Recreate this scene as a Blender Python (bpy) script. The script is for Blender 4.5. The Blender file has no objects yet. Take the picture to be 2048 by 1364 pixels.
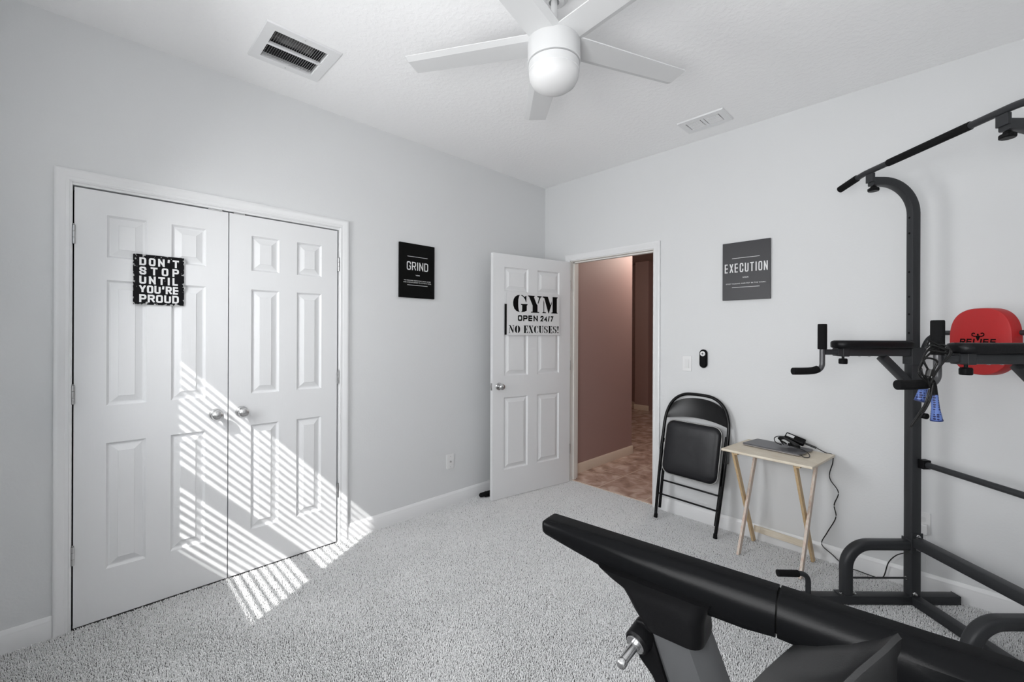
import bpy, bmesh, math, random
import numpy as np
from mathutils import Vector, Matrix
random.seed(7)
rng = np.random.default_rng(5)
sc = bpy.context.scene
COL = sc.collection
PI = math.pi

# ---------------------------------------------------------------- camera
FPX, ANG, ROLL, CYP, CAMH = 868.14, 0.797, 0.0041, 668.2, 1.3714
FWD = Vector((-math.sin(ANG), math.cos(ANG), 0))
RGT = Vector((math.cos(ANG), math.sin(ANG), 0))
UP = Vector((0, 0, 1))
cr = RGT * math.cos(ROLL) + UP * math.sin(ROLL)
cu_ = -RGT * math.sin(ROLL) + UP * math.cos(ROLL)
cam_d = bpy.data.cameras.new('camera')
cam = bpy.data.objects.new('camera', cam_d)
COL.objects.link(cam)
cam.matrix_world = Matrix(((cr.x, cu_.x, -FWD.x, 0), (cr.y, cu_.y, -FWD.y, 0), (cr.z, cu_.z, -FWD.z, CAMH), (0, 0, 0, 1)))
cam_d.sensor_width = 36
cam_d.lens = FPX / 2048 * 36
cam_d.shift_y = -(682 - CYP) / 2048
cam_d.clip_start = 0.02
sc.camera = cam

# ---------------------------------------------------------------- view, world, daylight
sc.view_settings.view_transform = 'Standard'
sc.view_settings.look = 'None'
sc.view_settings.exposure = 0.31
sc.view_settings.gamma = 1.0
sc.view_settings.use_curve_mapping = False
sc.cycles.use_denoising = True
sc.cycles.max_bounces = 14
sc.cycles.diffuse_bounces = 10
sc.cycles.glossy_bounces = 4
sc.cycles.transparent_max_bounces = 8
sc.cycles.caustics_reflective = False
sc.cycles.caustics_refractive = False
sc.cycles.sample_clamp_indirect = 6.0

w = bpy.data.worlds.new('sky'); sc.world = w
w.use_nodes = True
bg = w.node_tree.nodes['Background']
sky = w.node_tree.nodes.new('ShaderNodeTexSky')
try:
    sky.sky_type = 'NISHITA'; sky.sun_disc = False; sky.sun_elevation = math.radians(42)
except Exception:
    pass
w.node_tree.links.new(sky.outputs[0], bg.inputs[0])
bg.inputs[1].default_value = 0.15

SUN_DIR = Vector((-0.604, 1.0, -1.065)).normalized()
sd = bpy.data.lights.new('sun', 'SUN'); sd.energy = 9.5; sd.angle = math.radians(0.6); sd.color = (1.0, 0.99, 0.97)
so = bpy.data.objects.new('sun', sd); COL.objects.link(so)
so.rotation_euler = SUN_DIR.to_track_quat('-Z', 'Y').to_euler(); so.location = (3, -6, 7)

# room planes: closet wall x=XL, doorway wall y=YB, ceiling z=ZC
XL, YB, ZC, XR, YF = -2.857, 3.2456, 2.8158, 0.53, -0.42
WX0, WX1, WZ0, WZ1 = -2.394, -1.644, 1.018, 2.1975

def area(name, loc, direc, sx, sy, power, color=(1, 1, 1)):
    d = bpy.data.lights.new(name, 'AREA'); d.shape = 'RECTANGLE'; d.size = sx; d.size_y = sy; d.energy = power; d.color = color
    o = bpy.data.objects.new(name, d); COL.objects.link(o)
    o.location = loc; o.rotation_euler = Vector(direc).to_track_quat('-Z', 'Z').to_euler()
    return o
# soft daylight entering through window_1, and added fill light at fill_window
dl = area('daylight_window', ((WX0 + WX1) / 2, YF + 0.06, (WZ0 + WZ1) / 2), (0.26, 1, -0.28), WX1 - WX0, WZ1 - WZ0, 20, (0.985, 0.99, 1.0))
dl.data.spread = math.radians(152)
area('front_wall_fill', (-0.30, YF + 0.05, 1.58), (0.05, 1, 0.42), 1.0, 1.1, 46, (0.985, 0.99, 1.0))  # fill added to even out the room; no real window here
# ---------------------------------------------------------------- materials
def lin(c):
    return tuple(((v / 255) / 12.92 if v / 255 <= 0.04045 else ((v / 255 + 0.055) / 1.055) ** 2.4) for v in c)
MATS = {}
def mat(name, c, rough=0.5, metal=0.0, bump=None, spec=0.5, var=None, coat=0.0):
    """c: linear rgb. bump=(scale, strength, stretch xyz, detail). var=(scale, stretch, second colour)."""
    m = bpy.data.materials.new(name); m.use_nodes = True
    nt = m.node_tree; b = nt.nodes['Principled BSDF']
    b.inputs['Base Color'].default_value = (*c, 1); b.inputs['Roughness'].default_value = rough
    b.inputs['Metallic'].default_value = metal; b.inputs['Specular IOR Level'].default_value = spec
    b.inputs['Coat Weight'].default_value = coat
    tc = nt.nodes.new('ShaderNodeTexCoord')
    def noise(scale, stretch, detail=3.0):
        mp = nt.nodes.new('ShaderNodeMapping'); mp.inputs['Scale'].default_value = stretch
        nt.links.new(tc.outputs['Object'], mp.inputs[0])
        n = nt.nodes.new('ShaderNodeTexNoise'); n.inputs['Scale'].default_value = scale; n.inputs['Detail'].default_value = detail
        nt.links.new(mp.outputs[0], n.inputs[0]); return n
    if bump:
        sc_, st, stretch, det = bump
        n = noise(sc_, stretch, det); bn = nt.nodes.new('ShaderNodeBump')
        bn.inputs['Strength'].default_value = st; bn.inputs['Distance'].default_value = 0.004
        nt.links.new(n.outputs[0], bn.inputs['Height']); nt.links.new(bn.outputs[0], b.inputs['Normal'])
    if var:
        sc_, stretch, c2 = var
        n = noise(sc_, stretch, 4.0); rp = nt.nodes.new('ShaderNodeValToRGB')
        rp.color_ramp.elements[0].position = 0.35; rp.color_ramp.elements[1].position = 0.68
        rp.color_ramp.elements[0].color = (*c, 1); rp.color_ramp.elements[1].color = (*c2, 1)
        nt.links.new(n.outputs[0], rp.inputs[0]); nt.links.new(rp.outputs[0], b.inputs['Base Color'])
    MATS[name] = m
    return m
M_WALL = mat('wall_paint', (0.665, 0.673, 0.678), 0.6, bump=(90, 0.12, (1, 1, 1), 3))
M_CEIL = mat('ceiling_paint', (0.88, 0.881, 0.883), 0.8)
def knockdown(m):
    nt = m.node_tree; b = nt.nodes['Principled BSDF']; tc = nt.nodes['Texture Coordinate']
    n = nt.nodes.new('ShaderNodeTexNoise'); n.inputs['Scale'].default_value = 38; n.inputs['Detail'].default_value = 3
    nt.links.new(tc.outputs['Object'], n.inputs[0])
    r = nt.nodes.new('ShaderNodeValToRGB'); r.color_ramp.elements[0].position = 0.46; r.color_ramp.elements[1].position = 0.58
    nt.links.new(n.outputs[0], r.inputs[0])
    bn = nt.nodes.new('ShaderNodeBump'); bn.inputs['Strength'].default_value = 0.16; bn.inputs['Distance'].default_value = 0.004
    nt.links.new(r.outputs[0], bn.inputs['Height']); nt.links.new(bn.outputs[0], b.inputs['Normal'])
knockdown(M_CEIL)
M_TRIM = mat('trim_white', (0.74, 0.744, 0.749), 0.35)
M_DOOR = mat('door_white', (0.725, 0.73, 0.736), 0.42, bump=(14, 0.10, (14, 14, 0.7), 4))
M_HTRIM = mat('hall_trim_cream', (0.72, 0.63, 0.52), 0.4)
M_JAMB = mat('jamb_white', (0.74, 0.73, 0.70), 0.4)
M_HALL = mat('hall_paint_mauve', (0.36, 0.245, 0.228), 0.6, bump=(90, 0.1, (1, 1, 1), 3))
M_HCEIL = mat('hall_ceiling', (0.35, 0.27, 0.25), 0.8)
M_PILE = mat('carpet_pile', (0.79, 0.792, 0.795), 0.9, spec=0.1, var=(160, (1, 1, 1), (0.87, 0.872, 0.875)))
M_BACKING = mat('carpet_backing', (0.16, 0.16, 0.16), 0.95)
M_CHROME = mat('satin_nickel', (0.62, 0.62, 0.62), 0.22, 1.0)
M_STEEL = mat('hinge_steel', (0.5, 0.5, 0.5), 0.3, 1.0)
M_DARKGAP = mat('closet_dark', (0.02, 0.02, 0.02), 0.9)
M_FAN = mat('fan_white', (0.62, 0.624, 0.626), 0.45, spec=0.3)
M_GLOBE = mat('frosted_globe', (0.63, 0.63, 0.63), 0.5, spec=0.3)
M_DUCT = mat('duct_dark', (0.04, 0.04, 0.042), 0.8)
M_DUCTG = mat('duct_grey', (0.22, 0.22, 0.22), 0.7, var=(14, (1, 1, 1), (0.45, 0.45, 0.44)))
M_BLACKP = mat('black_plastic', (0.005, 0.005, 0.0055), 0.42, spec=0.12, bump=(700, 0.06, (1, 1, 1), 2))
M_BLACKS = mat('black_satin_plastic', (0.0045, 0.0047, 0.0052), 0.27, bump=(500, 0.04, (1, 1, 1), 2), spec=0.07)
M_HOOD = mat('charcoal_plastic', (0.012, 0.0122, 0.0126), 0.36, spec=0.5, bump=(500, 0.04, (1, 1, 1), 2))
M_POSTG = mat('grey_post_paint', (0.075, 0.077, 0.080), 0.4)
M_TOWER = mat('charcoal_powder_coat', (0.026, 0.0274, 0.030), 0.40, spec=0.35, bump=(600, 0.05, (1, 1, 1), 2))
M_HANDLE = mat('handle_tube_grey', (0.07, 0.07, 0.075), 0.28, 0.2)
M_FOAM = mat('black_foam', (0.006, 0.006, 0.0065), 0.9, spec=0.2, bump=(300, 0.2, (1, 1, 1), 2))
M_VINYL = mat('black_vinyl', (0.007, 0.007, 0.008), 0.38, spec=0.2, bump=(120, 0.15, (1, 1, 1), 3))
M_RED = mat('red_vinyl', (0.40, 0.014, 0.015), 0.45, bump=(200, 0.06, (1, 1, 1), 2))
M_CHAIR = mat('black_enamel', (0.005, 0.005, 0.0055), 0.25, spec=0.2)
M_PIPING = mat('seat_rim_grey', (0.33, 0.33, 0.32), 0.4, 0.3)
M_SEAT = mat('seat_black_vinyl', (0.008, 0.008, 0.010), 0.36, spec=0.3, bump=(9, 0.5, (1, 1, 1), 2))
M_PINE = mat('pale_pine', (0.60, 0.52, 0.40), 0.5, var=(5, (2, 26, 26), (0.70, 0.64, 0.54)))
M_PINEL = mat('pine_leg_honey', (0.55, 0.38, 0.20), 0.5, var=(5, (26, 26, 2), (0.62, 0.47, 0.29)))
M_PINEW = mat('pine_leg_pale', (0.66, 0.60, 0.52), 0.5, var=(6, (20, 20, 2), (0.56, 0.40, 0.32)))
M_LAPTOP = mat('laptop_grey', (0.13, 0.13, 0.14), 0.38, 0.6)
M_LAPEDGE = mat('laptop_edge_silver', (0.45, 0.44, 0.46), 0.35, 0.5)
M_CABLE = mat('cable_black', (0.004, 0.004, 0.004), 0.35, spec=0.35)
M_WPLAST = mat('white_plastic', (0.74, 0.74, 0.74), 0.3)
M_WPLAST2 = mat('white_plastic_rocker', (0.68, 0.68, 0.68), 0.3)
M_CANVASB = mat('canvas_black', (0.002, 0.002, 0.002), 0.75, spec=0.15, bump=(500, 0.1, (1, 1, 1), 2))
M_CANVASG = mat('canvas_sheen_grey', (0.022, 0.022, 0.026), 0.40, bump=(400, 0.15, (1, 1, 1), 2))  # grey base carries the window's sheen on a darker canvas
M_WHITEINK = mat('white_ink', (0.72, 0.72, 0.72), 0.6)
M_BLACKINK = mat('black_ink', (0.003, 0.003, 0.003), 0.6, spec=0.1)
M_SIGNW = mat('sign_white', (0.70, 0.70, 0.705), 0.35)
M_BLUE = mat('blue_rubber', (0.07, 0.16, 0.50), 0.5)
M_BLUED = mat('dark_blue_rubber', (0.012, 0.03, 0.14), 0.5)
M_BLIND = mat('blind_white', (0.78, 0.78, 0.77), 0.5)
M_LABELW = mat('label_white', (0.6, 0.6, 0.6), 0.5)

def scuffed(m, hx, hy):
    nt = m.node_tree; b = nt.nodes['Principled BSDF']; tc = nt.nodes['Texture Coordinate']
    sep = nt.nodes.new('ShaderNodeSeparateXYZ'); nt.links.new(tc.outputs['Object'], sep.inputs[0])
    def math_(op, a, b_=None):
        n = nt.nodes.new('ShaderNodeMath'); n.operation = op
        for i, v in enumerate((a, b_)):
            if v is None: continue
            if isinstance(v, (int, float)): n.inputs[i].default_value = v
            else: nt.links.new(v, n.inputs[i])
        return n.outputs[0]
    ax = math_('DIVIDE', math_('ABSOLUTE', sep.outputs[0]), hx)
    ay = math_('DIVIDE', math_('ABSOLUTE', sep.outputs[1]), hy)
    e = math_('MAXIMUM', ax, ay)
    n = nt.nodes.new('ShaderNodeTexNoise'); n.inputs['Scale'].default_value = 70; n.inputs['Detail'].default_value = 4
    nt.links.new(tc.outputs['Object'], n.inputs[0])
    s = math_('ADD', math_('MULTIPLY', math_('POWER', e, 10), 0.22), n.outputs[0])
    k = math_('GREATER_THAN', s, 0.74)
    mx = nt.nodes.new('ShaderNodeMix'); mx.data_type = 'RGBA'
    nt.links.new(k, mx.inputs['Factor']); mx.inputs['A'].default_value = (0.003, 0.003, 0.004, 1); mx.inputs['B'].default_value = (0.4, 0.4, 0.4, 1)
    nt.links.new(mx.outputs['Result'], b.inputs['Base Color'])
M_SCUFF = mat('scuffed_black_tin', (0.003, 0.003, 0.004), 0.5, spec=0.12); scuffed(M_SCUFF, 0.1, 0.125)

def tile_mat():
    m = bpy.data.materials.new('hall_tile'); m.use_nodes = True; nt = m.node_tree; b = nt.nodes['Principled BSDF']
    tc = nt.nodes.new('ShaderNodeTexCoord'); mp = nt.nodes.new('ShaderNodeMapping')
    mp.inputs['Location'].default_value = (2.25, -3.7235, 0); nt.links.new(tc.outputs['Object'], mp.inputs[0])
    br = nt.nodes.new('ShaderNodeTexBrick'); br.offset = 0.0; br.squash = 1.0
    br.inputs['Scale'].default_value = 1.0; br.inputs['Brick Width'].default_value = 0.45; br.inputs['Row Height'].default_value = 0.45
    br.inputs['Mortar Size'].default_value = 0.005; br.inputs['Mortar Smooth'].default_value = 0.1
    br.inputs['Mortar'].default_value = (0.66, 0.54, 0.44, 1)
    nt.links.new(mp.outputs[0], br.inputs[0])
    n = nt.nodes.new('ShaderNodeTexNoise'); n.inputs['Scale'].default_value = 8; n.inputs['Detail'].default_value = 9; n.inputs['Distortion'].default_value = 0.5
    nt.links.new(tc.outputs['Object'], n.inputs[0])
    r = nt.nodes.new('ShaderNodeValToRGB')
    r.color_ramp.elements[0].position = 0.32; r.color_ramp.elements[0].color = (0.28, 0.19, 0.15, 1)
    r.color_ramp.elements[1].position = 0.72; r.color_ramp.elements[1].color = (0.70, 0.57, 0.49, 1)
    e = r.color_ramp.elements.new(0.5); e.color = (0.46, 0.33, 0.27, 1)
    nt.links.new(n.outputs[0], r.inputs[0])
    nt.links.new(r.outputs[0], br.inputs['Color1']); nt.links.new(r.outputs[0], br.inputs['Color2'])
    nt.links.new(br.outputs['Color'], b.inputs['Base Color'])
    b.inputs['Roughness'].default_value = 0.22
    return m
M_TILE = tile_mat()
def glass_mat():
    m = bpy.data.materials.new('window_glass'); m.use_nodes = True; nt = m.node_tree
    for n in list(nt.nodes):
        if n.type == 'BSDF_PRINCIPLED': nt.nodes.remove(n)
    out = nt.nodes['Material Output']; t = nt.nodes.new('ShaderNodeBsdfTransparent'); g = nt.nodes.new('ShaderNodeBsdfGlossy')
    g.inputs['Roughness'].default_value = 0.02; mx = nt.nodes.new('ShaderNodeMixShader'); mx.inputs[0].default_value = 0.06
    nt.links.new(t.outputs[0], mx.inputs[1]); nt.links.new(g.outputs[0], mx.inputs[2]); nt.links.new(mx.outputs[0], out.inputs[0])
    return m
M_GLASS = glass_mat()
M_BLUEP = mat('blue_grip_pattern', (0.10, 0.22, 0.62), 0.5)
def grip_pattern(m):
    nt = m.node_tree; b = nt.nodes['Principled BSDF']; tc = nt.nodes['Texture Coordinate']
    mp = nt.nodes.new('ShaderNodeMapping'); mp.inputs['Scale'].default_value = (0.75, 0.75, 1.1)
    nt.links.new(tc.outputs['Object'], mp.inputs[0])
    v = nt.nodes.new('ShaderNodeTexVoronoi'); v.inputs['Scale'].default_value = 105; v.inputs['Randomness'].default_value = 0.15
    nt.links.new(mp.outputs[0], v.inputs[0])
    r = nt.nodes.new('ShaderNodeValToRGB'); r.color_ramp.elements[0].position = 0.42; r.color_ramp.elements[0].color = (0.008, 0.014, 0.08, 1)
    r.color_ramp.elements[1].position = 0.48; r.color_ramp.elements[1].color = (0.11, 0.18, 0.46, 1)
    nt.links.new(v.outputs['Distance'], r.inputs[0]); nt.links.new(r.outputs[0], b.inputs['Base Color'])
grip_pattern(M_BLUEP)

# ---------------------------------------------------------------- mesh helpers
class MB:
    """collects shapes; all coordinates are local to the thing"""
    def __init__(s): s.v = []; s.f = []
    def add(s, vs, fs):
        o = len(s.v); s.v += [tuple(v) for v in vs]; s.f += [tuple(i + o for i in f) for f in fs]; return s
    def box(s, a, b):
        (x0, y0, z0), (x1, y1, z1) = [tuple(map(min, a, b)), tuple(map(max, a, b))]
        return s.add([(x0, y0, z0), (x1, y0, z0), (x1, y1, z0), (x0, y1, z0), (x0, y0, z1), (x1, y0, z1), (x1, y1, z1), (x0, y1, z1)],
                     [(0, 3, 2, 1), (4, 5, 6, 7), (0, 1, 5, 4), (1, 2, 6, 5), (2, 3, 7, 6), (3, 0, 4, 7)])
    def loft(s, rings, closed=True, cap=True):
        n = len(rings[0]); vs = [p for r in rings for p in r]; fs = []
        for i in range(len(rings) - 1):
            for j in range(n if closed else n - 1):
                k = (j + 1) % n
                fs.append((i * n + j, i * n + k, (i + 1) * n + k, (i + 1) * n + j))
        if cap and closed:
            fs.append(tuple(range(n - 1, -1, -1))); fs.append(tuple((len(rings) - 1) * n + j for j in range(n)))
        return s.add(vs, fs)
    def sweep(s, path, prof, up=(0, 0, 1), cap=True):
        """prof: list of (side, up) offsets, mitred along the path"""
        P = [Vector(p) for p in path]; rings = []
        for i, p in enumerate(P):
            t0 = (p - P[i - 1]).normalized() if i else (P[1] - p).normalized()
            t1 = (P[i + 1] - p).normalized() if i < len(P) - 1 else t0
            t = (t0 + t1).normalized()
            u = Vector(up); side = t.cross(u)
            if side.length < 1e-4: side = t.cross(Vector((0, 1, 0)))
            side.normalize(); uu = side.cross(t).normalized()
            c = max(0.3, t.dot(t1)); 
            # stretch in the bend plane
            bend = (t1 - t0)
            ring = []
            for a, b in prof:
                q = side * a + uu * b
                if bend.length > 1e-5:
                    bn = bend.normalized(); q = q + bn * (q.dot(bn) * (1 / c - 1))
                ring.append(p + q)
            rings.append(ring)
        return s.loft(rings, True, cap)
    def tube(s, path, r, n=14, up=(0, 0, 1), cap=True):
        return s.sweep(path, [(r * math.cos(2 * PI * k / n), r * math.sin(2 * PI * k / n)) for k in range(n)], up, cap)
    def lathe(s, prof, o=(0, 0, 0), ax=(0, 0, 1), n=28):
        """prof: list of (radius, height) along axis ax from o"""
        a = Vector(ax).normalized(); t = a.orthogonal().normalized(); b = a.cross(t); o = Vector(o)
        rings = [[o + a * h + (t * math.cos(2 * PI * k / n) + b * math.sin(2 * PI * k / n)) * max(r, 1e-5) for k in range(n)] for r, h in prof]
        return s.loft(rings)
    def prism(s, poly, d, o=(0, 0, 0), ex=(1, 0, 0), ey=(0, 1, 0)):
        ex = Vector(ex); ey = Vector(ey); ez = ex.cross(ey); o = Vector(o)
        a = [o + ex * x + ey * y for x, y in poly]; b = [p + ez * d for p in a]
        n = len(a)
        return s.add(a + b, [tuple(range(n - 1, -1, -1)), tuple(range(n, 2 * n))] + [(i, (i + 1) % n, n + (i + 1) % n, n + i) for i in range(n)])

def obj(name, mb, m, parent=None, bevel=0.0, smooth=30, segs=2, label=None, matrix=None):
    me = bpy.data.meshes.new(name); me.from_pydata([tuple(v) for v in mb.v], [], mb.f)
    bm = bmesh.new(); bm.from_mesh(me); bmesh.ops.recalc_face_normals(bm, faces=bm.faces[:]); bm.to_mesh(me); bm.free()
    me.materials.append(m)
    me.polygons.foreach_set('use_smooth', [True] * len(me.polygons))
    try: me.set_sharp_from_angle(angle=math.radians(smooth))
    except Exception: pass
    o = bpy.data.objects.new(name, me); COL.objects.link(o)
    if parent: o.parent = parent
    if matrix is not None: o.matrix_world = matrix
    if bevel:
        md = o.modifiers.new('bevel', 'BEVEL'); md.width = bevel; md.segments = segs; md.limit_method = 'ANGLE'; md.angle_limit = math.radians(40)
        md.harden_normals = True
    if label: o['label'] = label
    return o
def tag(o, label, cat, group=None):
    o['label'] = label; o['category'] = cat
    if group: o['group'] = group
    return o
def thing(name, label, cat, loc=(0, 0, 0), rz=0, matrix=None, group=None):
    o = bpy.data.objects.new(name, None); o.empty_display_size = 0.05; COL.objects.link(o)
    if matrix is not None: o.matrix_world = matrix
    else: o.location = loc; o.rotation_euler = (0, 0, rz)
    return tag(o, label, cat, group)
def struct(name, mb, m, parent=None, label=None, **k):
    o = obj(name, mb, m, parent, **k)
    if not parent: o['kind'] = 'structure'
    if label: o['label'] = label
    return o
def frame(o, ex, ey):
    ex = Vector(ex).normalized(); ey = Vector(ey).normalized(); ez = ex.cross(ey)
    return Matrix(((ex.x, ey.x, ez.x, o[0]), (ex.y, ey.y, ez.y, o[1]), (ex.z, ey.z, ez.z, o[2]), (0, 0, 0, 1)))
def arc(cx, cy, r, a0, a1, n=10):
    return [(cx + r * math.cos(math.radians(a0 + (a1 - a0) * k / n)), cy + r * math.sin(math.radians(a0 + (a1 - a0) * k / n))) for k in range(n + 1)]
def rrect(w, h, r, n=5, cx=0, cy=0):
    out = []
    for sx, sy, a in ((1, 1, 0), (-1, 1, 90), (-1, -1, 180), (1, -1, 270)):
        out += arc(cx + sx * (w / 2 - r), cy + sy * (h / 2 - r), r, a, a + 90, n)
    return out
def smooth_path(pts, n=8):
    """Catmull-Rom through pts"""
    P = [Vector(p) for p in pts]; P = [P[0] * 2 - P[1]] + P + [P[-1] * 2 - P[-2]]; out = []
    for i in range(1, len(P) - 2):
        for k in range(n):
            t = k / n; a, b, c, d = P[i - 1], P[i], P[i + 1], P[i + 2]
            out.append(0.5 * ((2 * b) + (c - a) * t + (2 * a - 5 * b + 4 * c - d) * t * t + (3 * b - a - 3 * c + d) * t ** 3))
    out.append(P[-2]); return out

# text: lines of lettering as flat raised shapes in the local xy plane
def text_mb(mb, txt, cx, cy, w_, h_, z, bold=0.0, space=1.0, d=0.0006):
    c = bpy.data.curves.new('lettering_source', 'FONT'); c.body = txt; c.size = 1; c.offset = bold; c.space_character = space
    c.resolution_u = 4
    o = bpy.data.objects.new('lettering_source', c); COL.objects.link(o)
    bpy.context.view_layer.update()
    me = bpy.data.meshes.new_from_object(o.evaluated_get(bpy.context.evaluated_depsgraph_get()))
    vs = [v.co.copy() for v in me.vertices]; fs = [tuple(p.vertices) for p in me.polygons]
    x0 = min(v.x for v in vs); x1 = max(v.x for v in vs); y0 = min(v.y for v in vs); y1 = max(v.y for v in vs)
    mb.add([(cx + ((v.x - x0) / (x1 - x0) - 0.5) * w_, cy + ((v.y - y0) / (y1 - y0) - 0.5) * h_, z + d) for v in vs], fs)
    bpy.data.objects.remove(o); bpy.data.curves.remove(c); bpy.data.meshes.remove(me)
    return mb
def rectp(mb, x0, y0, x1, y1, z):
    return mb.add([(x0, y0, z), (x1, y0, z), (x1, y1, z), (x0, y1, z)], [(0, 1, 2, 3)])

# squared sans-serif letters drawn as strokes (x 0..1, y 0..1 centre lines)
_O = [(.22,0),(.06,.05),(0,.18),(0,.82),(.06,.95),(.22,1),(.78,1),(.94,.95),(1,.82),(1,.18),(.94,.05),(.78,0),(.22,0)]
SF = {'D': [[(0,0),(0,1),(.72,1),(.93,.93),(1,.78),(1,.22),(.93,.07),(.72,0),(0,0)]], 'O': [_O],
 'N': [[(0,0),(0,1)],[(0,1),(1,0)],[(1,0),(1,1)]], 'T': [[(0,1),(1,1)],[(.5,1),(.5,0)]],
 'S': [[(1,.76),(.95,.92),(.8,1),(.2,1),(.05,.93),(0,.8),(.04,.63),(.2,.55),(.8,.45),(.96,.37),(1,.2),(.95,.07),(.8,0),(.2,0),(.05,.08),(0,.24)]],
 'P': [[(0,0),(0,1),(.76,1),(.94,.94),(1,.82),(1,.62),(.94,.5),(.76,.44),(0,.44)]],
 'R': [[(0,0),(0,1),(.76,1),(.94,.94),(1,.82),(1,.64),(.94,.53),(.76,.47),(0,.47)],[(.55,.47),(1,0)]],
 'U': [[(0,1),(0,.18),(.06,.05),(.22,0),(.78,0),(.94,.05),(1,.18),(1,1)]], 'I': [[(.5,0),(.5,1)]], 'L': [[(0,1),(0,0),(1,0)]],
 'Y': [[(0,1),(.5,.42)],[(1,1),(.5,.42),(.5,0)]], 'E': [[(1,1),(0,1),(0,0),(1,0)],[(0,.5),(.88,.5)]], 'F': [[(1,1),(0,1),(0,0)],[(0,.5),(.88,.5)]],
 'G': [[(1,.76),(.94,.94),(.78,1),(.22,1),(.06,.95),(0,.82),(0,.18),(.06,.05),(.22,0),(.78,0),(.94,.05),(1,.18),(1,.45),(.58,.45)]],
 'C': [[(1,.72),(.94,.94),(.78,1),(.22,1),(.06,.95),(0,.82),(0,.18),(.06,.05),(.22,0),(.78,0),(.94,.06),(1,.28)]],
 'X': [[(0,1),(1,0)],[(0,0),(1,1)]], '2': [[(0,.76),(.08,.93),(.28,1),(.72,1),(.93,.93),(1,.76),(.92,.58),(0,0),(1,0)]], '4': [[(.74,0),(.74,1),(0,.27),(1,.27)]],
 '7': [[(0,1),(1,1),(.36,0)]], '/': [[(0,0),(1,1)]], "'": [[(.6,1),(.4,.74)]], ' ': []}
SW = {'I': 0.12, "'": 0.22, ' ': 0.25, '/': 0.35}
def strokes(mb, txt, cx, cy, w_, h_, z, th, gap, slant=0.0):
    """th and gap in metres; letters stretched so that the line is w_ wide"""
    nat = sum(SW.get(c, 1) for c in txt); lw = (w_ - th * len(txt) - gap * (len(txt) - 1)) / nat
    x = cx - w_ / 2; hh = h_ - th; y0 = cy - h_ / 2; lift = 0.0
    for c in txt:
        cw = lw * SW.get(c, 1)
        for pl in SF[c]:
            P = [Vector((x + th / 2 + a * cw, y0 + th / 2 + b * hh)) for a, b in pl]; L = []; R_ = []
            clo = (P[0] - P[-1]).length < 1e-6
            for i, p in enumerate(P):
                a = P[i - 1] if i else (P[-2] if clo else None); b = P[i + 1] if i < len(P) - 1 else (P[1] if clo else None)
                t0 = (p - a).normalized() if a is not None else (b - p).normalized(); t1 = (b - p).normalized() if b is not None else t0
                n0 = Vector((-t0.y, t0.x)); n1 = Vector((-t1.y, t1.x)); m = (n0 + n1)
                m = m.normalized() if m.length > 1e-6 else n0
                k = min(2.2, 1 / max(0.25, m.dot(n0)))
                ext = Vector((0, 0))
                if a is None: ext = -t0 * (th / 2 if abs(t0.x * t0.y) > 1e-3 or len(pl) > 2 and abs(t0.y) > 0.9 or len(pl) == 2 else 0)
                if b is None: ext = t1 * (th / 2 if abs(t1.x * t1.y) > 1e-3 or len(pl) == 2 else 0)
                L.append(p + ext + m * th / 2 * k); R_.append(p + ext - m * th / 2 * k)
            pts = [(q.x, min(max(q.y, y0), y0 + h_)) for q in L + R_]; n = len(P)
            for j in range(n - 1):      # every stroke lies a hair above the one it crosses
                lift += 2.5e-5
                mb.add([(pts[i_][0] + (pts[i_][1] - y0) * slant, pts[i_][1], z + lift) for i_ in (j, j + 1, n + j + 1, n + j)], [(0, 1, 2, 3)])
        x += cw + th + gap; lift = 0.0
    return mb

# ================================================================ SETTING
TW = 0.115
ZF = -0.0135
struct('floor', MB().box((XL - 0.05, YF - 0.1, ZF - 0.1), (XR + 0.05, YB + 0.03, ZF)), M_BACKING)
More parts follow.
